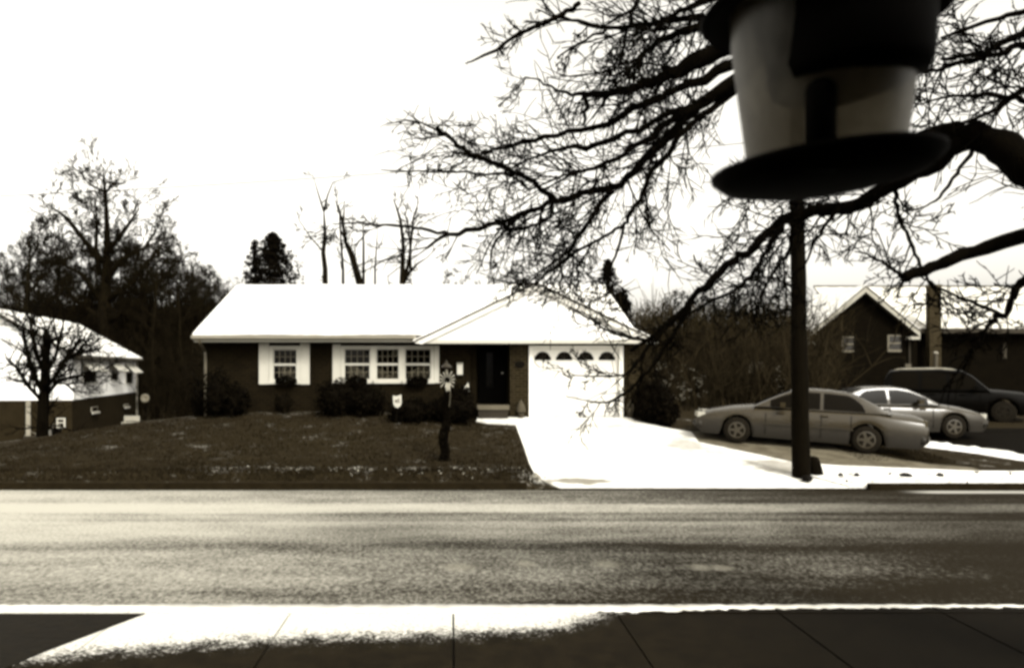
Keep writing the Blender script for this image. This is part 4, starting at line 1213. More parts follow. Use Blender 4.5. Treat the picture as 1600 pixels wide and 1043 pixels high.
# evergreens
def conifer(label, px, Y, top_py, wid_px, seed, base_z=None, m=M_LEAF, ragged=.35, n=46):
    x = (px-705)/F*Y; gz = H(x, Y) if base_z is None else base_z
    h = CZ + (575-top_py)/F*Y - gz; w_ = wid_px/F*Y
    root = thing('evergreen_tree', label, 'tree', (x, Y, gz)); rng = random.Random(seed)
    MB().tube([(0,0,-.3),(0,0,h*.5),(0.05,0,h*.97)], [h*.02,h*.014,.02], 7).build('trunk', M_BARK, root)
    mb = MB()
    for i in range(n*5):
        f = (i/(n*5)); z = h*lerp(.12, .99, f); a = i*2.4 + rng.random()
        Lb = w_*(1-f)**.8*rng.uniform(1-ragged, 1.1) + .12
        d = Vector((math.cos(a), math.sin(a), -.1 + .35*f))
        for q in range(24):
            t = (q+.5)/24; sp = Lb*.15*(1.2-t)
            p = Vector((0,0,z)) + d*Lb*t + Vector((rng.gauss(0,sp), rng.gauss(0,sp), rng.gauss(0,sp*.7) - .12*Lb*t*t))
            mb.leaf(p, rng.uniform(.07,.2)*min(1, h/9), rng, .28)
    mb.build('crown', m, root)
conifer('dense dark evergreen rising behind the left part of the snowy roof', 426, 44, 362, 150, 1, n=110, ragged=.5)
conifer('small ragged evergreen beside the dense one behind the roof', 398, 45, 372, 62, 2, n=26, ragged=.85)
conifer('dark evergreen behind the right end of the garage roof', 950, 36, 404, 62, 3, ragged=.6, n=50)
conifer('distant evergreen left of the dark gabled house', 1285, 62, 452, 66, 4)
shrub('clipped evergreen top beside the garage roof', [B(955,985,455,500,33,.6), B(965,995,490,560,33,.6), B(960,990,540,640,33,.6)], 900, .1, 15)

# undergrowth of the woods: nobody could count it
def brush(name, region, n, hmin, hmax, seed, m):
    rng = random.Random(seed); mb = MB()
    for i in range(n):
        px, Y = rng.uniform(*region[0]), rng.uniform(*region[1])
        x = (px-705)/F*Y; z = H(x, Y)
        h = rng.uniform(hmin, hmax); p = Vector((x, Y, z-.1)); d = Vector((rng.gauss(0,.25), rng.gauss(0,.25), 1))
        pts, _ = wander_path(p, d, h, 4, rng, .14)
        mb.tube(pts, [.035,.028,.02,.014,.008], 3, False)
        for q in range(5):
            b = pts[rng.randrange(1,4)]
            dd = Vector((rng.gauss(0,.6), rng.gauss(0,.6), rng.uniform(.3,1)))
            p2, _ = wander_path(b, dd, h*rng.uniform(.2,.45), 3, rng, .2)
            mb.tube(p2, [.016,.013,.010,.007], 3, False)
    return tag(mb.build(name, m), kind='stuff')
brush('undergrowth', ((-40, 420), (52, 92)), 2600, 2.5, 7, 4, M_BARKFAR)
brush('undergrowth', ((985, 1300), (30, 70)), 2600, 1.5, 5.0, 5, mat('brown_brush', .016, .95, .4, 2, .02))
# snow caught on the brush right of the garage
rng = random.Random(14); mb = MB()
for (px0, px1, py0, py1, Y, n) in ((1010,1085,568,600,34,34),(1040,1100,580,625,32,50),(1212,1240,575,612,34,40),(1085,1130,600,640,34,8),(1032,1042,566,576,33,16),(1120,1235,505,530,70,25),(1130,1240,525,560,60,16)):
    for i in range(n):
        p = at(rng.uniform(px0,px1), rng.uniform(py0,py1), Y+rng.uniform(-1,1))
        mb.tube([p, p+Vector((rng.uniform(-.25,.25), 0, rng.uniform(-.08,.12)))], rng.uniform(.012,.035), 4)
tag(mb.build('brush_snow', snow_material('frosted_twigs', .08, .22)), kind='stuff')

# far wooded hills on the horizon
mb = MB(); rng = random.Random(31)
for i in range(2600):
    x = rng.uniform(-170, 260); Y = rng.uniform(170, 240); z = H(x, Y)
    h = rng.uniform(4, 8) 
    pts, _ = wander_path((x, Y, z-.5), (rng.gauss(0,.1),0,1), h, 3, rng, .08)
    mb.tube(pts, [.22,.18,.12,.04], 3, False)
    for q in range(4):
        p2, _ = wander_path(pts[1+q%3], (rng.gauss(0,.7), rng.gauss(0,.7), .8), h*.4, 2, rng, .2)
        mb.tube(p2, [.1,.08,.05], 3, False)
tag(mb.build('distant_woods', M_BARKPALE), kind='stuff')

# ------------------------------------------------------------------ white house at left
S0 = Vector((-18.7, 40, 0)); S1 = Vector((-21.05, 54.1, 0))
ux = (S1-S0).normalized(); uy = Vector((-ux.y, ux.x, 0))           # uy points left, into the house
if uy.x > 0: uy = -uy
LEN = (S1-S0).length; WID = 7.4
wh = thing('white_house', 'white sided house on a dark basement storey at the left edge', 'house', S0)
def W(s, v, z): return ux*s + uy*v + Vector((0,0,z))      # along the wall, into the house, up
def wbox(mb, s0, s1, v0, v1, z0, z1):
    n = len(mb.v)
    for z in (z0, z1):
        for (s, v) in ((s0,v0),(s1,v0),(s1,v1),(s0,v1)): mb.v.append(tuple(W(s, v, z)))
    for q in ((0,3,2,1),(4,5,6,7),(0,1,5,4),(1,2,6,5),(2,3,7,6),(3,0,4,7)): mb.f.append(tuple(n+i for i in q))
    return mb
zS, zE, zRd = .93, 3.15, 5.3
wbox(MB(), 0, LEN, .04, WID, -1.6, zS-.002).build('basement_wall', M_BRICK_L, wh)
wbox(MB(), 0, LEN, 0, WID, zS, zE).build('wall', M_SIDING, wh)
MB().prism([W(0, .02, zE), W(0, WID-.02, zE), W(0, WID/2, zRd-.08)], ux*.1).build('gable_wall', M_SIDING, wh)
MB().prism([W(LEN-.1, .02, zE), W(LEN-.1, WID-.02, zE), W(LEN-.1, WID/2, zRd-.08)], ux*.1).build('gable_wall', M_SIDING, wh)
ov = .35
for (v0, v1) in ((-ov, WID/2), (WID+ov, WID/2)):
    ro = MB().prism([W(-.4, v0, zE-.12), W(LEN+.1, v0, zE-.12), W(LEN+.1, v1, zRd), W(-.4, v1, zRd)], (0,0,.1)).build('roof', M_METALROOF, wh)
    MB().prism([W(-.38, v0, zE-.018), W(LEN+.08, v0, zE-.018), W(LEN+.08, v1, zRd+.102), W(-.38, v1, zRd+.102)], (0,0,.06)).build('snow_blanket', M_SNOW, ro)
wbox(MB(), -.4, LEN+.1, -ov-.1, -ov-.004, zE-.16, zE-.02).build('gutter', mat('dull_gutter', .04, .6, .2), wh)  # gutter in an even dark tone
def s_of(px):
    k = (px-705)/F
    # (S0.x+ux.x s) = k (S0.y+ux.y s)
    return (k*S0.y - S0.x)/(ux.x - k*ux.y)
def z_of(py, s): return CZ + (575-py)/F*(S0.y+ux.y*s)
for (a, b, t, bt) in ((129,149,583,597),(173,183,582,592.5),(196,206,583.5,598)):
    sa, sb = s_of(a), s_of(b); sc_ = (sa+sb)/2; z0, z1 = z_of(bt, sc_), z_of(t, sc_)
    fo = MB()
    for q in ((sa, sb, z0-.06, z0),): wbox(fo, q[0]-.06, q[1]+.06, -.05, -.002, q[2], q[3])
    wbox(fo, sa-.06, sa, -.05, -.002, z0, z1+.1); wbox(fo, sb, sb+.06, -.05, -.002, z0, z1+.1)
    fo = fo.build('window', M_WHITE, wh)
    wbox(MB(), sa, sb, -.03, -.002, z0, z1+.08).build('pane', mat('far_pane', .008, .2, .1, 2, .4), fo)
    aw = MB(); n = 6
    for q in range(n):                                         # scalloped metal awning: rounded ribs side by side
        u0 = lerp(sa-.35, sb+.35, q/n); u1 = lerp(sa-.35, sb+.35, (q+1)/n)
        aw.prism([W(u0, -.02, z1+.62), W(u1, -.02, z1+.62), W(u1-.02, -.65, z1+.05), W(u0+.02, -.65, z1+.05)], (0,0,.04))
    aw.build('awning', M_WHITE, wh)
def bwin(a, b, t, bt, sill):
    sa, sb = s_of(a), s_of(b); sc_ = (sa+sb)/2; z0, z1 = z_of(bt, sc_), z_of(t, sc_)
    fo = MB(); wbox(fo, sa, sb, -.03, .038, z0, z1)
    fo = fo.build('basement_window', M_GREYT, wh)
    wbox(MB(), sa+.06, sb-.1, -.036, -.0305, z0+.05, z1-.04).build('pane', mat('far_pane', .008), fo)
    if sill: wbox(MB(), sa-.05, sb+.12, -.12, -.031, z0-.09, z0-.004).build('sill', M_WHITE, fo)
bwin(143,152,635,643,True); bwin(194,200,631,635,True)
wbox(MB(), LEN-.15, LEN-.05, -.1, -.01, -1.1, zE-.2).build('downspout', M_GREYT, wh)
# front face of the white house: a door light near the corner and a low step
f0 = -uy                                                       # front face lies at s = 0
fw_ = MB()
def fbox(mb, v0, v1, s0, s1, z0, z1): return wbox(mb, s0, s1, v0, v1, z0, z1)
fo = fbox(MB(), .35, .75, -.05, -.002, -.45, .05).build('basement_window', M_WHITE, wh)
fbox(MB(), .42, .68, -.06, -.051, -.38, -.2).build('pane', mat('far_pane', .008), fo)
fbox(MB(), .42, .68, -.06, -.051, -.15, -.02).build('pane', mat('far_pane', .008), fo)
fbox(MB(), .05, 1.35, -.8, -.06, -.98, -.80).build('front_step', M_WHITE, wh)
fbox(MB(), 1.95, 2.15, -.08, -.002, -1.0, zS-.05).build('corner_trim', M_GREYT, wh)
# things standing near it
p = at(176, 664, 47)
bn = thing('garden_bench', 'pale framed garden bench beside the basement wall of the white house', 'bench', (p.x+1.15, 47-.3, H(p.x, 47)))
MB().box(-.45,.45,-.2,.2,.40,.45).build('seat', M_TRIM, bn)
MB().box(-.45,.45,.2,.24,.5,.8).build('backrest', M_TRIM, bn)
for sx in (-.4,.4):
    for sy in (-.17,.2): MB().box(sx-.03,sx+.03,sy-.03,sy+.03,0,.4 if sy < 0 else .5).build('leg', M_TRIM, bn)
p = at(228, 622, 50)
ds = thing('satellite_dish', 'pale round dish on a thin mast right of the white house', 'dish', (p.x, 50, H(p.x, 50)))
zc = p.z - H(p.x, 50)
MB().tube([(0,0,0),(0,0,zc)], .03, 6).build('mast', M_BLACK, ds)
dm = MB().lathe((0,0,0), [(.02,0),(.15,.02),(.27,.09),(.27,.11),(.15,.04),(.02,.02)], 18)
do = dm.build('dish', mat('pale_dish', .09, .6, .1), ds, True); do.location = (0,-.1,zc); do.rotation_euler = (R(80),0,R(10))
p = at(80, 667, 30)
for i, (px, py, Y, rr, m_, lab) in enumerate(((79,672,27.5,.13,M_WHITE,'white bucket at the foot of the pollarded tree'),(88,684,27,.16,M_DARK,'dark pot beside the white bucket by the pollarded tree'),(48,678,29,.22,mat('dull_bin', .03),'dull grey bin behind the pollarded tree'))):
    x = (px-705)/F*Y; z = H(x, Y)
    MBk = MB().lathe((0,0,-.05), [(rr*.8,0),(rr,.34),(rr*1.06,.36),(rr*1.06,.39),(rr*.9,.39),(rr*.75,.06)], 14)
    t_ = thing(('bucket','flower_pot','bin')[i], lab, ('bucket','pot','bin')[i], (x, Y, z))
    MBk.build('body', m_, t_)
    MB().tube([(-rr,0,.33),(-rr*.7,0,.45),(0,0,.5),(rr*.7,0,.45),(rr,0,.33)], .012, 5).build('handle', M_GREYT, t_)

# ------------------------------------------------------------------ dark gabled house at right
nh = thing('gabled_house', 'dark brick house with a snowy roof and pale gable trim behind the cars', 'house', (0,0,0))
YN = 45.0
def xn(px, Y=YN): return (px-705)/F*Y
def zn(py, Y=YN): return CZ + (575-py)/F*Y
wx0, wx1 = xn(1281), xn(1433); gc = xn(1346); ze = zn(519)
ga = zn(449)
w = MB().box(wx0, wx1, YN, 46.6, .6, ze)
w.prism([(wx0, YN, ze), (wx1, YN, ze), (gc+.1, YN, ga-.25)], (0,.3,0))
w.box(wx0+2.2, 44, 48, 54, .6, 4.85)
w.build('wall', M_BRICK_R, nh)
MB().box(wx0-.012, wx0-.002, YN+.02, 46.6, .6, ze).build('lit_wall_skin', mat('lit_side_brick', .02, .9, .25, 4), nh)  # thin skin over the wall, its stronger light painted as paler brick
ex0, ex1 = xn(1258, YN-.5), xn(1438, YN-.5); zl0, zr0 = zn(526, YN-.5), zn(518, YN-.5)
for (ex, ez) in ((ex0, zl0), (ex1, zr0)):
    s_ = 1 if ex > gc else -1
    a = Vector((ex, YN-.5, ez)); b = Vector((gc, YN-.5, ga))
    MB().prism([a, b, b-Vector((0,0,.30)), a-Vector((0,0,.26))], (0,.06,0)).build('rake_board', M_TRIM, nh)
    MB().prism([a-Vector((0,-.062,.24)), b-Vector((0,-.062,.28)), b-Vector((0,-.52,.28)), a-Vector((0,-.52,.24))], (0,0,.03)).build('rake_soffit', mat('dim_soffit', .05, .8, .1), nh)
    MB().box(min(ex, ex-s_*.62), max(ex, ex-s_*.62), YN-.49, YN-.05, ez-.42, ez-.262).build('eave_return', M_TRIM, nh)
    bk = 51 
    ro = MB().prism([a+Vector((0,-.04,.0)), b+Vector((0,-.04,0)), Vector((gc, bk, ga)), Vector((ex, 45.6 if s_ < 0 else 47.8, ez))], (0,0,.06)).build('roof', M_METALROOF, nh)
    MB().prism([a+Vector((0,.02,.062)), b+Vector((0,.02,.062)), Vector((gc, bk, ga+.062)), Vector((ex, 45.6 if s_ < 0 else 47.8, ez+.062))], (0,0,.05)).build('snow_blanket', M_SNOW, ro)
rzz = zn(450, 52)
ro = MB().prism([(gc+.5, 47.5, zn(515,47.5)), (44, 47.5, zn(515,47.5)), (44, 52, rzz), (gc+.5, 52, rzz)], (0,0,.06)).build('roof', M_METALROOF, nh)
MB().prism([(gc+.5, 47.47, zn(515,47.5)+.062), (44, 47.47, zn(515,47.5)+.062), (44, 52, rzz+.062), (gc+.5, 52, rzz+.062)], (0,0,.05)).build('snow_blanket', snow_material('old_snow', .35, .6), ro)
MB().box(gc+.5, 44, 51.95, 52.1, rzz+.05, rzz+.17).build('ridge_cap', M_METALROOF, nh)
MB().box(gc+4, 44, 47.3, 47.45, zn(520,47.5)-.02, zn(513,47.5)).build('gutter', mat('dark_gutter', .02), nh)
ch = MB().box(xn(1448,47.2), xn(1466,47.2), 46.9, 47.29, .8, zn(449,47.2))
cho = ch.build('chimney', M_CHIM, nh)
MB().box(xn(1447,47.2), xn(1467,47.2), 46.85, 47.29, zn(449,47.2)+.002, zn(445,47.2)).build('chimney_cap', M_STONE, cho)
for (a, b, t, bt) in ((1315,1333,525.5,550),(1386,1407,523,549.5)):
    x0, x1, z0, z1 = xn(a), xn(b), zn(bt), zn(t); q = .075
    fo = MB().box(x0, x0+q*1.2, YN-.06, YN-.002, z0+.13, z1-q).box(x0, x1, YN-.06, YN-.002, z1-q, z1).box(x0, x1, YN-.10, YN-.002, z0, z0+.128).box(x0+q*1.3, x1, YN-.05, YN-.002, (z0+z1)/2-.03, (z0+z1)/2+.05).build('window', mat('far_trim', .10, .6, .1), nh)
    MB().box(x1+.005, x1+.1, YN-.06, YN-.002, z0+.02, z1-.01).build('dark_jamb', M_DARK, fo)
    for (za, zb) in ((z0+.13, (z0+z1)/2-.032), ((z0+z1)/2+.052, z1-q-.002)):
        MB().box(x0+q*1.3, x1, YN-.02, YN-.003, za, zb).build('pane', mat('far_pane', .008), fo)
MB().tube([(xn(1420), YN-.06, zr0-.3), (xn(1420), YN-.06, 2.5)], .05, 6).build('downspout', mat('dim_spout', .022), nh)
MB().box(xn(1411), xn(1420), YN-.25, YN-.01, zn(585), zn(568)).build('meter_box', mat('meter_grey', .05, .6, .2), nh)
MB().box(xn(1566,48), xn(1572,48), 47.94, 47.998, zn(560,48), zn(535,48)).build('window_trim', mat('dim_spout', .022), nh)
pv = thing('vent_pipe', 'pale upright pipe behind the roof of the dark pickup', 'pipe', (xn(1462,40), 40, H(xn(1462,40),40)))
zt = CZ+(575-552)/F*40 - pv.location.z
MB().tube([(0,0,0),(0,0,zt)], .10, 10).build('pipe', mat('pipe_grey', .045, .6, .3), pv)
MB().lathe((0,0,zt), [(.12,0),(.12,.05),(.03,.1)], 10).build('cap', M_GREYT, pv)

# basketball hoop between the garage and the cars
bx = (1183-705)/F*33; hz = H(bx, 33)
bh = thing('basketball_hoop', 'basketball hoop with a grey backboard in front of the brushy wood', 'basketball hoop', (bx, 33, hz), R(-12))
z0, z1 = CZ+(575-583)/F*33-hz, CZ+(575-567)/F*33-hz
MB().tube([(-.05,.25,0),(-.05,.25,z0-.3),(0,.06,z0+.1)], .06, 8).build('pole', M_BLACK, bh)
MB().prism([(-.32,0,z0),(.32,0,z0),(.32,0,z0+.3),(.22,0,z1+.05),(-.22,0,z1+.05),(-.32,0,z0+.3)], (0,.05,0)).build('backboard', M_BOARD, bh)
MB().tube([(.2*math.cos(a), -.24+.2*math.sin(a), z0+.06) for a in np.linspace(0, 2*math.pi, 17)], .012, 5).build('hoop', M_BLACK, bh)

# ------------------------------------------------------------------ cars
def make_car(name, label, cat, loc, rz, slope, P, paint, group=None):
    """x forward, y left, z up; body lofted over stations with real wheel openings"""
    root = thing(name, label, cat, loc, rz, group)
    root.rotation_euler = (slope[0], slope[1], rz)
    Lh = P['L']/2; Wd = P['W']/2; wr = P['wr']; wxs = P['wheels']; low = P['low']
    N = 90
    st = [lerp(-Lh, Lh, i/N) for i in range(N+1)]
    def half(x):
        e = abs(x)/Lh
        return Wd*(1 - P.get('taper', .13)*max(0, (e-.55)/.45)**2.2)
    def arch(x):
        z = low
        for wx in wxs:
            d = abs(x-wx); ra = wr*1.16
            if d < ra: z = max(z, wr + math.sqrt(ra*ra-d*d)*1.0)
        if abs(x) > Lh*.93: z = max(z, lerp(low, low+.14, (abs(x)/Lh-.93)/.07))
        return z
    top = lambda x: pw(P['deck'], x)
    belt = lambda x: min(top(x)-.05, pw(P['belt'], x))
    body = MB(); rows = 7
    for x in st:
        w_, zb, zb2, zt = half(x), arch(x), belt(x), top(x)
        zmid = max(zb+.02, lerp(low, zb2, .55))
        prof = [(w_*.95, zb), (w_*.992, max(zb+.012, min(zmid-.01, zb+.15))), (w_, zmid+.02), (w_*.985, max(zmid+.04, zb2-.02)), (w_*.94, max(zmid+.05, zb2+.015)), (w_*.55, zt-.006), (0, zt)]
        for (yy, zz) in prof: body.v.append((x, yy, zz))
        for (yy, zz) in prof[-2::-1]: body.v.append((x, -yy, zz))
    m = 13
    for i in range(N):
        for j in range(m-1):
            a = i*m+j; body.f.append((a, a+1, a+m+1, a+m))
    body.f.append(tuple(range(m))); body.f.append(tuple(range(N*m, N*m+m))[::-1])
    body.build('body', paint, root, True)
    MB().box(-Lh*.9, Lh*.9, -Wd*.72, Wd*.72, low+.01, low+.35).build('underbody', M_BLACK, root)
    # greenhouse
    C = P['cabin']; x0, x1 = C[0][0], C[-1][0]; n = 48
    rh = lambda x: pw(C, x)
    rmax = max(z for _, z in C)
    def wbt(x): return half(x)*.90
    def wrf(x): return half(x)*P.get('tumble', .68)
    def gh(x, t):
        b = top(x)-.03; r = rh(x); 
        t2 = t
        yy = lerp(wbt(x), lerp(wbt(x), wrf(x), min(1, (r-b)/max(.01, rmax-b))), t2**1.25)
        return yy, lerp(b, r-.035, t2)
    cab = MB(); ws = MB(); rw_ = MB()
    fx, rx = P['wind'][0], P['wind'][1]      # roof starts behind fx and ends before rx
    ring = []
    for i in range(n+1):
        x = lerp(x0, x1, i/n)
        pr = [gh(x, t) for t in (0, .33, .66, 1)]
        yy, zz = pr[-1]; r = rh(x)
        pr += [(yy*.86, r-.006), (yy*.45, r+.012), (0, r+.016)]
        ring.append([(x, a, b) for a, b in pr] + [(x, -a, b) for a, b in pr[-2::-1]])
    for i in range(n):
        xm = lerp(x0, x1, (i+.5)/n)
        for j in range(12):
            q = [ring[i][j], ring[i][j+1], ring[i+1][j+1], ring[i+1][j]]
            if 4 <= j <= 7 and xm > fx: ws.face(q)
            elif 4 <= j <= 7 and xm < rx: rw_.face(q)
            else: cab.face(q)
    cab.build('roof', paint, root, True); ws.build('windshield', M_CARGLASS, root, True); rw_.build('rear_window', M_CARGLASS, root, True)
    MB().box(x0+.3, x1-.5, -Wd*.6, Wd*.6, top(0)-.25, top(0)-.02).build('seats', M_BLACK, root)
    # side windows, a hair proud of the greenhouse
    for s_ in (1, -1):
        for (a, b, tip) in P['sidewin']:
            g = MB(); nn = 14
            for i in range(nn+1):
                x = lerp(a, b, i/nn); u = i/nn
                tm = .90
                if tip == 'r': tm = .90*math.sqrt(max(.02, 1-((.42-u)/.42)**2)) if u < .42 else .90
                for t in (.06, lerp(.06, tm, .5), max(.08, tm)):
                    yy, zz = gh(x, t); g.v.append((x, s_*(yy+.012), zz+.004))
            for i in range(nn):
                for j in range(2):
                    k = i*3+j; g.f.append((k, k+1, k+4, k+3) if s_ < 0 else (k, k+3, k+4, k+1))
            g.build('side_window', mat('tinted_pane', .0035, .3, .1, 2, .03), root, True)
    # wheels
    for wx in wxs:
        for s_ in (1, -1):
            tw_ = MB(); prof = [(wr*.62, -.10), (wr*.9, -.11), (wr, -.08), (wr, .08), (wr*.9, .11), (wr*.62, .10)]
            tw_.lathe((0,0,0), prof, 26)
            wo = tw_.build('wheel', M_TYRE, root, True)
            wo.location = (wx, s_*(Wd-.13), wr); wo.rotation_euler = (R(-90*s_), 0, 0)
            rm_ = MB().lathe((0,0,.06), [(wr*.62,.0),(wr*.62,.045),(wr*.54,.05),(wr*.5,.02),(.08,.02),(.06,.05),(.001,.05)], 26, False)
            for k in range(5):
                a = k*2*math.pi/5
                d = Vector((math.cos(a), math.sin(a), 0)); e = Vector((-d.y, d.x, 0))
                rm_.obox(d*wr*.3 + Vector((0,0,.095)), d*wr*.24, e*.03, Vector((0,0,.012)))
            ri = rm_.build('rim', M_RIM if P.get('bright', True) else mat('dull_rim', .008, .6, .2, 9, .1), wo)
    # lamps, bumpers, mirrors, handles
    fz, bz = P['lampz']
    for s_ in (1, -1):
        w_ = half(Lh*.97)
        MB().obox((Lh*.965, s_*w_*.80, fz), (.09,0,0), (-.05,s_*w_*.17,0), (0,0,.065)).build('headlight', M_LAMP, root)
        w_ = half(-Lh*.97)
        MB().obox((-Lh*.968, s_*w_*.80, bz), (.07,0,0), (.03,s_*w_*.19,0), (0,0,.07)).build('taillight', mat('tail_lens', .05, .2, .1, 9, .6), root)
        mr = MB().obox((fx+P.get('mir', .15), s_*(Wd+.06), top(fx)+.06), (.06,0,0), (0,.09,0), (0,0,.06)); mr.build('mirror', paint, root)
        for hx in P['handles']:
            MB().obox((hx, s_*(half(hx)*.99+.008), P['hz']), (.09,0,0), (0,.012,0), (0,0,.016)).build('door_handle', paint, root)
        for dx in P['seams']:
            zs = belt(dx)
            MB().obox((dx, s_*(half(dx)+.0), lerp(low+.12, zs-.03, .5)), (.006,0,0), (0,.006,0), (0,0,(zs-.03-low-.12)/2)).build('door_seam', M_BLACK, root)
        MB().obox((.0, s_*(Wd+.004), lerp(low, pw(P['belt'], 0), .50)), ((wxs[0]-wxs[1])/2*.70,0,0), (0,.012,0), (0,0,.018)).build('side_moulding', M_CHROME if P.get('chrome') else paint, root)
    for e in (1, -1):
        b = MB(); pts = []
        for k in range(13):
            yy = lerp(-1, 1, k/12); pts.append((e*(Lh+.05-.20*abs(yy)**2.6), yy*half(Lh*.97)*1.02, low+.22))
        b.tube(pts, .085, 8); b.build('bumper', paint if not P.get('chromebump') else M_CHROME, root, True)
        MB().obox((e*(Lh+.015), 0, low+.42), (.006,0,0), (0,.15,0), (0,0,.07)).build('number_plate', M_STONE, root)
    MB().obox((Lh*.985, 0, fz), (.03,0,0), (0,Wd*.42,0), (0,0,.06)).build('grille', M_BLACK, root)
    return root

SED = dict(L=5.3, W=1.9, wr=.33, wheels=(1.62,-1.33), low=.19, taper=.14,
    deck=[(-2.65,.70),(-2.58,.90),(-2.4,.965),(-1.9,1.0),(-1.5,1.0),(0,.98),(1.0,1.0),(1.25,.985),(1.8,.91),(2.3,.80),(2.55,.70),(2.65,.55)],
    belt=[(-2.65,.80),(-1.5,.92),(0,.90),(1.2,.86),(2.2,.72),(2.65,.58)],
    cabin=[(-1.85,.97),(-1.55,1.16),(-1.22,1.33),(-.9,1.425),(-.5,1.46),(0,1.465),(.3,1.43),(.55,1.34),(.9,1.17),(1.25,.98)],
    wind=(.42,-1.0), sidewin=((-1.28,-.36,'r'),(-.28,.86,'f')), lampz=(.66,.80), handles=(-.38,.62), hz=.83, seams=(-.98,-.32,.95), tumble=.70, chrome=False)
def on_ramp(p): return Vector((p[0], p[1], ramp(p[1])))
fwA = Vector((7.29, 20.7, 0)); bwA = Vector((10.03, 19.6, 0))
hd = (fwA-bwA).normalized(); rzA = math.atan2(hd.y, hd.x)
ca = (fwA+bwA)/2 - hd*.145 + Vector((-hd.y, hd.x, 0))*(-.75 if True else 0)
# the far side of the car stands 0.75 m behind the wheels seen
nrm_ = Vector((-hd.y, hd.x, 0)); nrm_ = nrm_ if nrm_.y > 0 else -nrm_
ca = (fwA+bwA)/2 - hd*.145 + nrm_*.8
pitch = -math.atan(.143*hd.y)
roll = math.atan(.143*(-hd.x))*0
make_car('sedan_car', 'pale sedan facing left on the shaded pad behind the utility pole', 'car', (ca.x, ca.y, ramp(ca.y)-.11), rzA, (0, pitch), SED, M_SILVER)
SED2 = dict(SED); SED2.update(L=4.8, wheels=(1.45,-1.3), W=1.8,
    deck=[(-2.4,.72),(-2.3,.93),(-1.7,.99),(0,.96),(.95,.97),(1.2,.96),(1.7,.88),(2.15,.76),(2.4,.55)],
    belt=[(-2.4,.82),(-1.5,.9),(0,.87),(1.2,.83),(2.2,.68),(2.4,.55)],
    cabin=[(-1.75,.96),(-1.4,1.2),(-.95,1.38),(-.5,1.43),(0,1.43),(.3,1.38),(.7,1.2),(1.15,.96)], wind=(.36,-.85), sidewin=((-1.12,-.3,'r'),(-.22,.78,'f')), lampz=(.62,.78), handles=(-.35,.6), seams=(-.9,-.26,.88))
make_car('sedan_car', 'grey sedan facing right, partly hidden by the tail of the pale sedan', 'car', (12.6, 23.45, ramp2(23.45)-.04), R(-5), (0, 0), SED2, M_SILVER)
SUV = dict(L=4.7, W=1.85, wr=.37, wheels=(1.5,-1.4), low=.27, taper=.08,
    deck=[(-2.35,.9),(-2.28,1.08),(-1.9,1.12),(0,1.1),(1.0,1.12),(1.5,1.09),(2.1,1.02),(2.28,.92),(2.35,.75)],
    belt=[(-2.35,.95),(0,1.0),(1.2,1.0),(2.2,.9),(2.35,.75)],
    cabin=[(-2.1,1.08),(-1.98,1.5),(-1.85,1.74),(-1.5,1.80),(-.3,1.82),(.35,1.76),(.62,1.6),(1.15,1.1)], wind=(.42,-1.9), sidewin=((-1.75,-.95,'f'),(-.85,-.12,'f'),(-.03,.72,'f')), lampz=(.85,.98), handles=(-.55,.35), hz=.95, seams=(-.9,-.08,.85), tumble=.80, mir=.3, bright=False)
make_car('suv_car', 'dark tall utility vehicle with snow on its roof behind the grey sedan', 'car', (17.5, 28.4, .66), R(-30), (0, 0), SUV, M_NAVY)
rt = bpy.data.objects[[o.name for o in bpy.data.objects if o.name.startswith('suv_car')][0]]
sn = MB()
for i in range(13):
    x = lerp(-1.75, .2, i/12)
    for j in range(7):
        yy = lerp(-.6, .6, j/6); sn.v.append((x, yy, pw(SUV['cabin'], x) + .045 - .05*abs(yy/.6)**3 - (.03 if i in (0,12) else 0)))
for i in range(12):
    for j in range(6):
        a = i*7+j; sn.f.append((a, a+7, a+8, a+1))
sn.build('roof_snow', snow_material('thin_snow', .12, .25), rt, True)

# ------------------------------------------------------------------ utility pole, wire, stump, litter
pb = at(1252, 744, 17.5)
pole = thing('utility_pole', 'dark wooden utility pole at the kerb beside the snowy driveway', 'utility pole', (pb.x, 17.5, ramp(17.5)-.05))
PH = 10.5; rng = random.Random(3)
pts = [(lerp(0, -.16, i/14) + rng.gauss(0,.006), 0, lerp(-.3, PH, i/14)) for i in range(15)]
MB().tube(pts, [lerp(.195, .11, i/14)*(1+rng.uniform(-.03,.03)) for i in range(15)], 14).build('pole', M_POLE, pole, True)
MB().box(-1.3, 1.0, -.17, -.05, PH-.75, PH-.62).build('cross_arm', M_POLE, pole)
for sx in (-1.15, -.55, .3, .85):
    MB().lathe((sx, -.11, PH-.62), [(.03,0),(.06,.03),(.045,.07),(.06,.1),(.03,.15)], 10).build('insulator', M_DARK, pole)
pz = pole.location.z
wr_ = MB()
pts = []
for i in range(60):
    x = lerp(pb.x-.2, -34, i/59)
    f = (pb.x-x)/(pb.x+9.4)
    z = 7.45 - 1.7*f + .45*f*f
    pts.append((x, 17.35, z))
wr_.tube(pts, .0085, 4)
tag(wr_.build('power_line', M_BLACK), 'thin sagging wire strung left from the utility pole', 'wire')

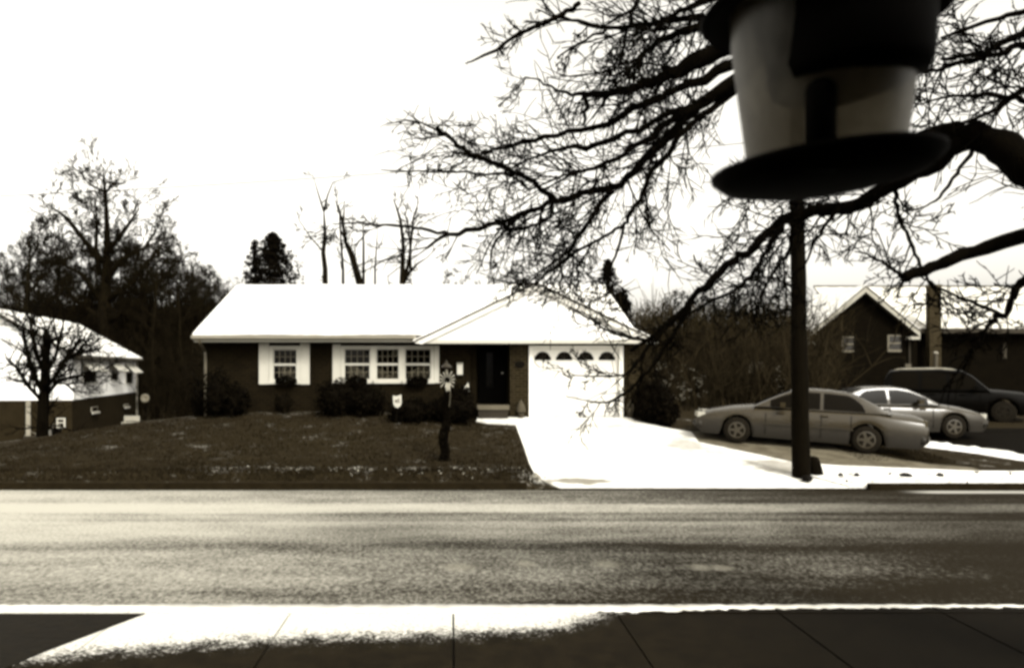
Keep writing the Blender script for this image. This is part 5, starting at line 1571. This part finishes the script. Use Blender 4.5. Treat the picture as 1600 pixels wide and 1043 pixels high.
st = at(1268, 742, 17.75)
stm = thing('tree_stump', 'dark rough stump against the right foot of the utility pole', 'stump', (st.x+.06, 17.7, ramp(17.7)-.03))
rng = random.Random(2); s_ = MB(); prof = [(.20,-.1),(.185,.05),(.165,.2),(.14,.32),(.115,.40),(.05,.43)]
s_.lathe((0,0,0), prof, 14)
s_.v = [(x*(1+.16*math.sin(5*math.atan2(y,x)))+z*-.12, y*(1+.1*math.cos(3*math.atan2(y,x))), z) for x,y,z in s_.v]
s_.build('stump', M_BARK, stm, True)
rck = at(1260, 748, 17.15)
rk_ = MB(); k = 7
rk_.lathe((0,0,0), [(max(.01,.115*math.sin(math.pi*i/k)), -.075*math.cos(math.pi*i/k)+.05) for i in range(k+1)], 10)
rk_.v = [(x*(1+.15*math.sin(9*y+20*z)), y*(1+.1*math.cos(11*x)), z) for x,y,z in rk_.v]
ro_ = rk_.build('rock', M_DARK, None, True); ro_.location = (rck.x, 17.12, ramp(17.1)+.03)
tag(ro_, 'dark round rock in the snow before the utility pole', 'rock')
rng = random.Random(6); lt = MB()
for i in range(46):
    x = rng.uniform(8.2, 13.2); Y = rng.uniform(16.9, 17.75); z = ramp(Y)+.037
    if i % 4 == 0:
        lt.leaf((x, Y, z), rng.uniform(.03,.08), rng, .5)
    else:
        a = rng.gauss(.2,.5); l_ = rng.uniform(.06,.28)
        lt.tube([(x,Y,z),(x+l_*.5,Y+math.sin(a)*l_*.3,z+.02),(x+l_,Y+math.sin(a)*l_*.6,z)], [.006,.007,.004], 3)
for (px, py, r) in ((1411,738.5,.14),(1464,742,.08),(1310,740,.06),(1335,744,.05)):
    q = at(px, py, 17.6); n0 = len(lt.v); z = ramp(17.5)+.02
    lt.lathe((q.x, 17.5, z), [(r,0),(r*.9,.04),(r*.4,.07),(.01,.075)], 9)
tag(lt.build('fallen_twigs', M_BARK), kind='stuff')

# ------------------------------------------------------------------ hanging bird feeder close to the camera
YF = 1.2; fx_ = (1287-705)/F*YF
def zF(py): return CZ + (575-py)/F*YF
fz_ = zF(262)
fd_ = thing('bird_feeder', 'hanging bird feeder with a smoky plastic body, dark tray and dark roof', 'bird feeder', (fx_, YF, fz_))
px2m = YF/F
MB().lathe((0,0,0), [(.02,-.030),(.10,-.028),(.142,-.018),(.160,-.002),(.160,.006),(.152,.006),(.140,-.006),(.10,-.010),(.02,-.010)], 48).build('tray', M_BLACK, fd_, True).rotation_euler = (0, R(-4.5), 0)
MB().lathe((0,0,-.012), [(.106,0),(.111,.05),(.120,.12),(.130,.20),(.132,.25)], 48, False).build('body', M_PLASTIC, fd_, True)
MB().lathe((-.050,-.100,-.03), [(.020,0),(.020,.108),(.018,.118),(.010,.124),(.001,.126)], 20).build('seed_port', M_BLACK, fd_, True)
h_ = MB().lathe((.014,-.046,.108), [(.104,.0),(.109,.02),(.114,.135)], 36)
h_.v = [(x, y, z - (.045*(.06-x) if z < .15 else 0) + (.15*max(0, x-.05) if z < .16 else 0)) for x,y,z in h_.v]
h_.build('shade_collar', M_BLACK, fd_, True)  # dark collar added to stand in for the roof's shadow on the body
MB().lathe((0,0,.236), [(.001,.0),(.13,.0),(.172,-.012),(.176,-.006),(.13,.05),(.06,.085),(.02,.1),(.001,.1)], 48).build('roof', M_BLACK, fd_, True)
MB().tube([(0,0,.33),(0.01,0,.5),(.035,0,.64)], .004, 6).build('hanger', M_BLACK, fd_)

# ------------------------------------------------------------------ the porch the camera stands on
ph_ = thing('porch_house', 'house with an open porch behind the viewpoint, outside the picture', 'house', (0,0,0))
MB().box(-5, 6, -1.6, -1.4, .2, 4.4).build('wall', M_BRICK, ph_)
MB().box(-5, 6, -1.39, 1.75, .6, .88).build('porch_floor', M_KERB, ph_)
MB().box(-5.2, 6.2, -1.8, .62, 3.46, 3.6).build('porch_roof', M_METALROOF, ph_)
for x in (-4.6, -2.6, 3.4, 5.6): MB().box(x-.07, x+.07, .4, .54, .88, 3.46).build('post', M_WHITE, ph_)
br_ = MB().tube([(fx_+.035, .60, 3.42), (fx_+.035, .9, 3.48), (fx_+.035, YF, fz_+.66)], .008, 6)
br_.build('hanging_arm', M_BLACK, ph_)
